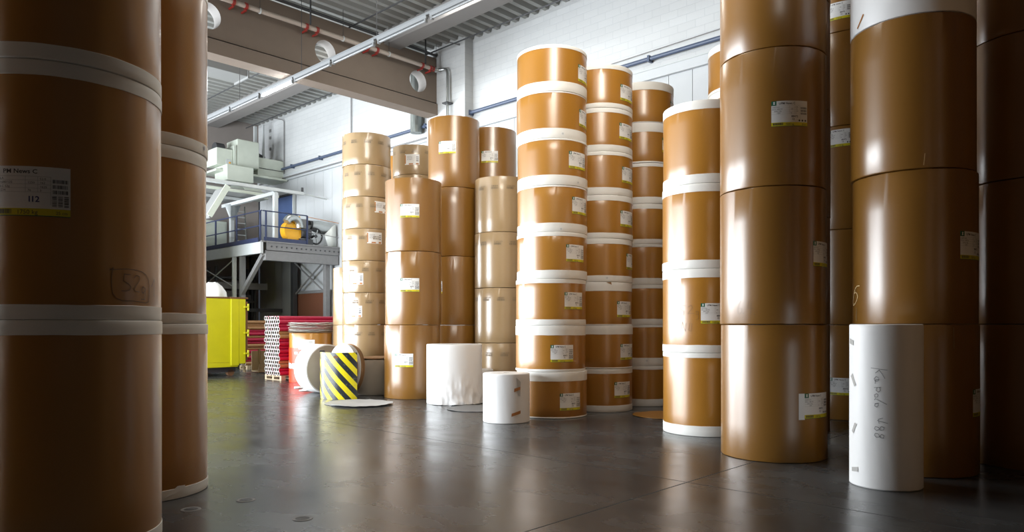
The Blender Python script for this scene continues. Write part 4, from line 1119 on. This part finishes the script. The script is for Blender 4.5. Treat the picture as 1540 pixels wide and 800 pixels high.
v = 15.25; b = MB(); b.tube([(v, PU, PZ), (v + .06, PU, PZ)], .085, 'clamp_red', 16); b.build('clamp', t)
for z in (8.85,): b = MB(); b.box(15.38, 15.66, PU - .58, PU - .34, z, z + .04, 'steel_dark'); b.build('bracket', t)
for px, u0, z in ((467, 18.15, 10.12), (640, 18.15, 10.12)):
    v = V_at(px, u0); pipe_thing('hanger_rod', 'dark hanger strut dropping to the sprinkler pipe, %s of the lit tube' % ('above right' if px == 467 else 'far right'), 'hanger', [(v, u0, z), (v, u0, CEIL)], .025, 'steel_dark', 8)
# dark conduit along the girder top and conduits along the hall
for (p, lab, r) in (([(WALL_L, GU0 - .05, 10.62), (15.6, GU0 - .05, 10.62)], 'dark conduit on top of the concrete girder', .045),
                 ([(15.3, WALL_N, 10.62), (15.3, 31.4, 10.62)], 'thin dark conduit under the roof nearest the brick wall', .022),
                 ([(12.3, WALL_N, 10.62), (12.3, 31.4, 10.62)], 'thin dark conduit under the roof left of the roof beam', .022)):
    pipe_thing('ceiling_conduit', lab, 'conduit', p, r, 'steel_dark', 8)
for (V, U, s, lab) in ((11.9, 17.6, .9, 'slim unlit strip fitting above the girder'),):
    pass
# rectangular duct beyond the girder
ve = V_at(372, 22.0)
t = thing('air_duct', 'grey rectangular air duct under the roof behind the girder', 'duct', (0, 0, 0), ROT)
b = MB(); b.box(2.0, ve, 22.0, 22.9, 9.58, 9.92, 'duct'); b.build('casing', t, bevel=.01)
b = MB(); b.box(ve, ve + .05, 21.96, 22.94, 9.52, 9.98, 'duct'); b.build('end_flange', t)
for v in (4, 7, ve - .4): b = MB(); b.tube([(v, 22.1, 9.92), (v, 22.1, CEIL)], .012, 'steel_dark', 6); b.tube([(v, 22.8, 9.92), (v, 22.8, CEIL)], .012, 'steel_dark', 6); b.build('hanger_rod', t)
# thin vertical conduits on the wall
def wall_conduit(px, z0, z1, label, extra=None):
    u = U_at(px, WALL_V - .05); path = [(WALL_V - .05, u, z0), (WALL_V - .05, u, z1 - .1), (WALL_V - .07, u + .03, z1 - .03), (WALL_V - .12, u + .08, z1)]
    if extra: path += [(WALL_V - .12 - extra, u + .2, z1)]
    pipe_thing('wall_conduit', label, 'conduit', path, .020, 'steel_grey', 8)
wall_conduit(427, 8.28, 10.7, 'vertical conduit on the brick wall nearest the far corner', 1.2)
wall_conduit(528, 8.28, 10.7, 'vertical conduit on the brick wall above the tall tan tower')
wall_conduit(705.5, 8.28, 10.7, 'vertical conduit on the brick wall right of the pier', .6)
# lagged foil pipe
uf = U_at(624.5, WALL_V - .3)
tag(MB().tube([(WALL_V - .26, uf, 8.3), (WALL_V - .26, uf, 9.0), (WALL_V - .26, uf, 10.8)], .20, 'foil', 24).build('lagged_pipe', None, (0, 0, 0), ROT), 'foil-wrapped vertical pipe on the wall behind the girder', 'pipe')
# second grey pipe under the blue one on the far part of the wall
pipe_thing('wall_pipe', 'slim grey pipe below the blue one on the far wall part', 'pipe', [(WALL_V - .10, 18.95, 8.10), (WALL_V - .10, 31.3, 8.10)], .03, 'steel_grey')
ub = U_at(407, WALL_V)
for i, z in enumerate((10.45, 10.12, 9.62, 9.12, 8.73)):
    b = MB(); b.box(WALL_V - .05, WALL_V, ub - .06, ub + .06, z - .06, z + .06, 'duct')
    tag(b.build('junction_box', None, (0, 0, 0), ROT, bevel=.005), 'small grey wall box, %s of five in a column near the corner' % ['topmost', 'second from top', 'middle', 'second from bottom', 'lowest'][i], 'wall box', 'column of small boxes on the wall')

# hanging rail of strip lights; one tube is lit
RV, RZ = 10.32, 8.56
t = thing('light_rail', 'long white suspended rail carrying the strip lights', 'light rail', (0, 0, 0), ROT)
b = MB(); b.box(RV - .03, RV + .03, 4.0, 28.0, RZ, RZ + .06, 'rail_paint'); b.build('track', t, bevel=.004)
for u in (6, 10.2, 14.4, 17.9, 21.6, 25.4):
    b = MB(); b.tube([(RV, u, RZ + .06), (RV, u, CEIL)], .008, 'steel_dark', 6); b.build('suspension_wire', t)
def strip_light(u0, lit, label):
    t = thing('strip_light', label, 'strip light', vu(RV, u0, RZ), ROT, 'strip lights on the hanging rail')
    L_ = 1.86
    b = MB(); b.add([(-.045, 0, 0), (.045, 0, 0), (.03, 0, -.07), (-.03, 0, -.07), (-.045, L_, 0), (.045, L_, 0), (.03, L_, -.07), (-.03, L_, -.07)],
        [(0,1,2,3),(7,6,5,4),(0,4,5,1),(1,5,6,2),(2,6,7,3),(3,7,4,0)], 'rail_paint'); b.build('housing', t)
    b = MB(); b.tube([(0, .07, -.11), (0, L_ - .07, -.11)], .034 if lit else .03, 'tube_lit' if lit else 'tube_off', 14); b.build('tube', t)
    for y in (.02, L_ - .08): b = MB(); b.box(-.035, .035, y, y + .06, -.15, -.06, 'rail_paint'); b.build('lamp_holder', t, bevel=.006)
    for i in range(3): b = MB(); b.box(.04, .06, .35 + i*.55, .41 + i*.55, -.01, .05, 'steel_dark'); b.build('clip', t)
    return t
joints = [10.45, 12.43, 14.41, 16.35, 18.28, 20.25, 22.2, 24.15]
labs = ['unlit strip light nearest the camera on the rail', 'unlit strip light, third before the lit one towards camera', 'unlit strip light, second before the lit one towards camera', 'unlit strip light directly before the lit one',
        'the one lit strip light on the hanging rail', 'unlit strip light directly beyond the lit one', 'unlit strip light second beyond the lit one', 'unlit strip light farthest along the rail']
for u0, lab in zip(joints, labs): strip_light(u0 + .06, abs(u0 - 18.28) < .01, lab)
area_light('lit_tube_light', vu(RV, 19.25, RZ - .2), .15, 1.7, 60, (.94, .98, 1), (0, 0, -1)).rotation_euler = (0, 0, ROT)
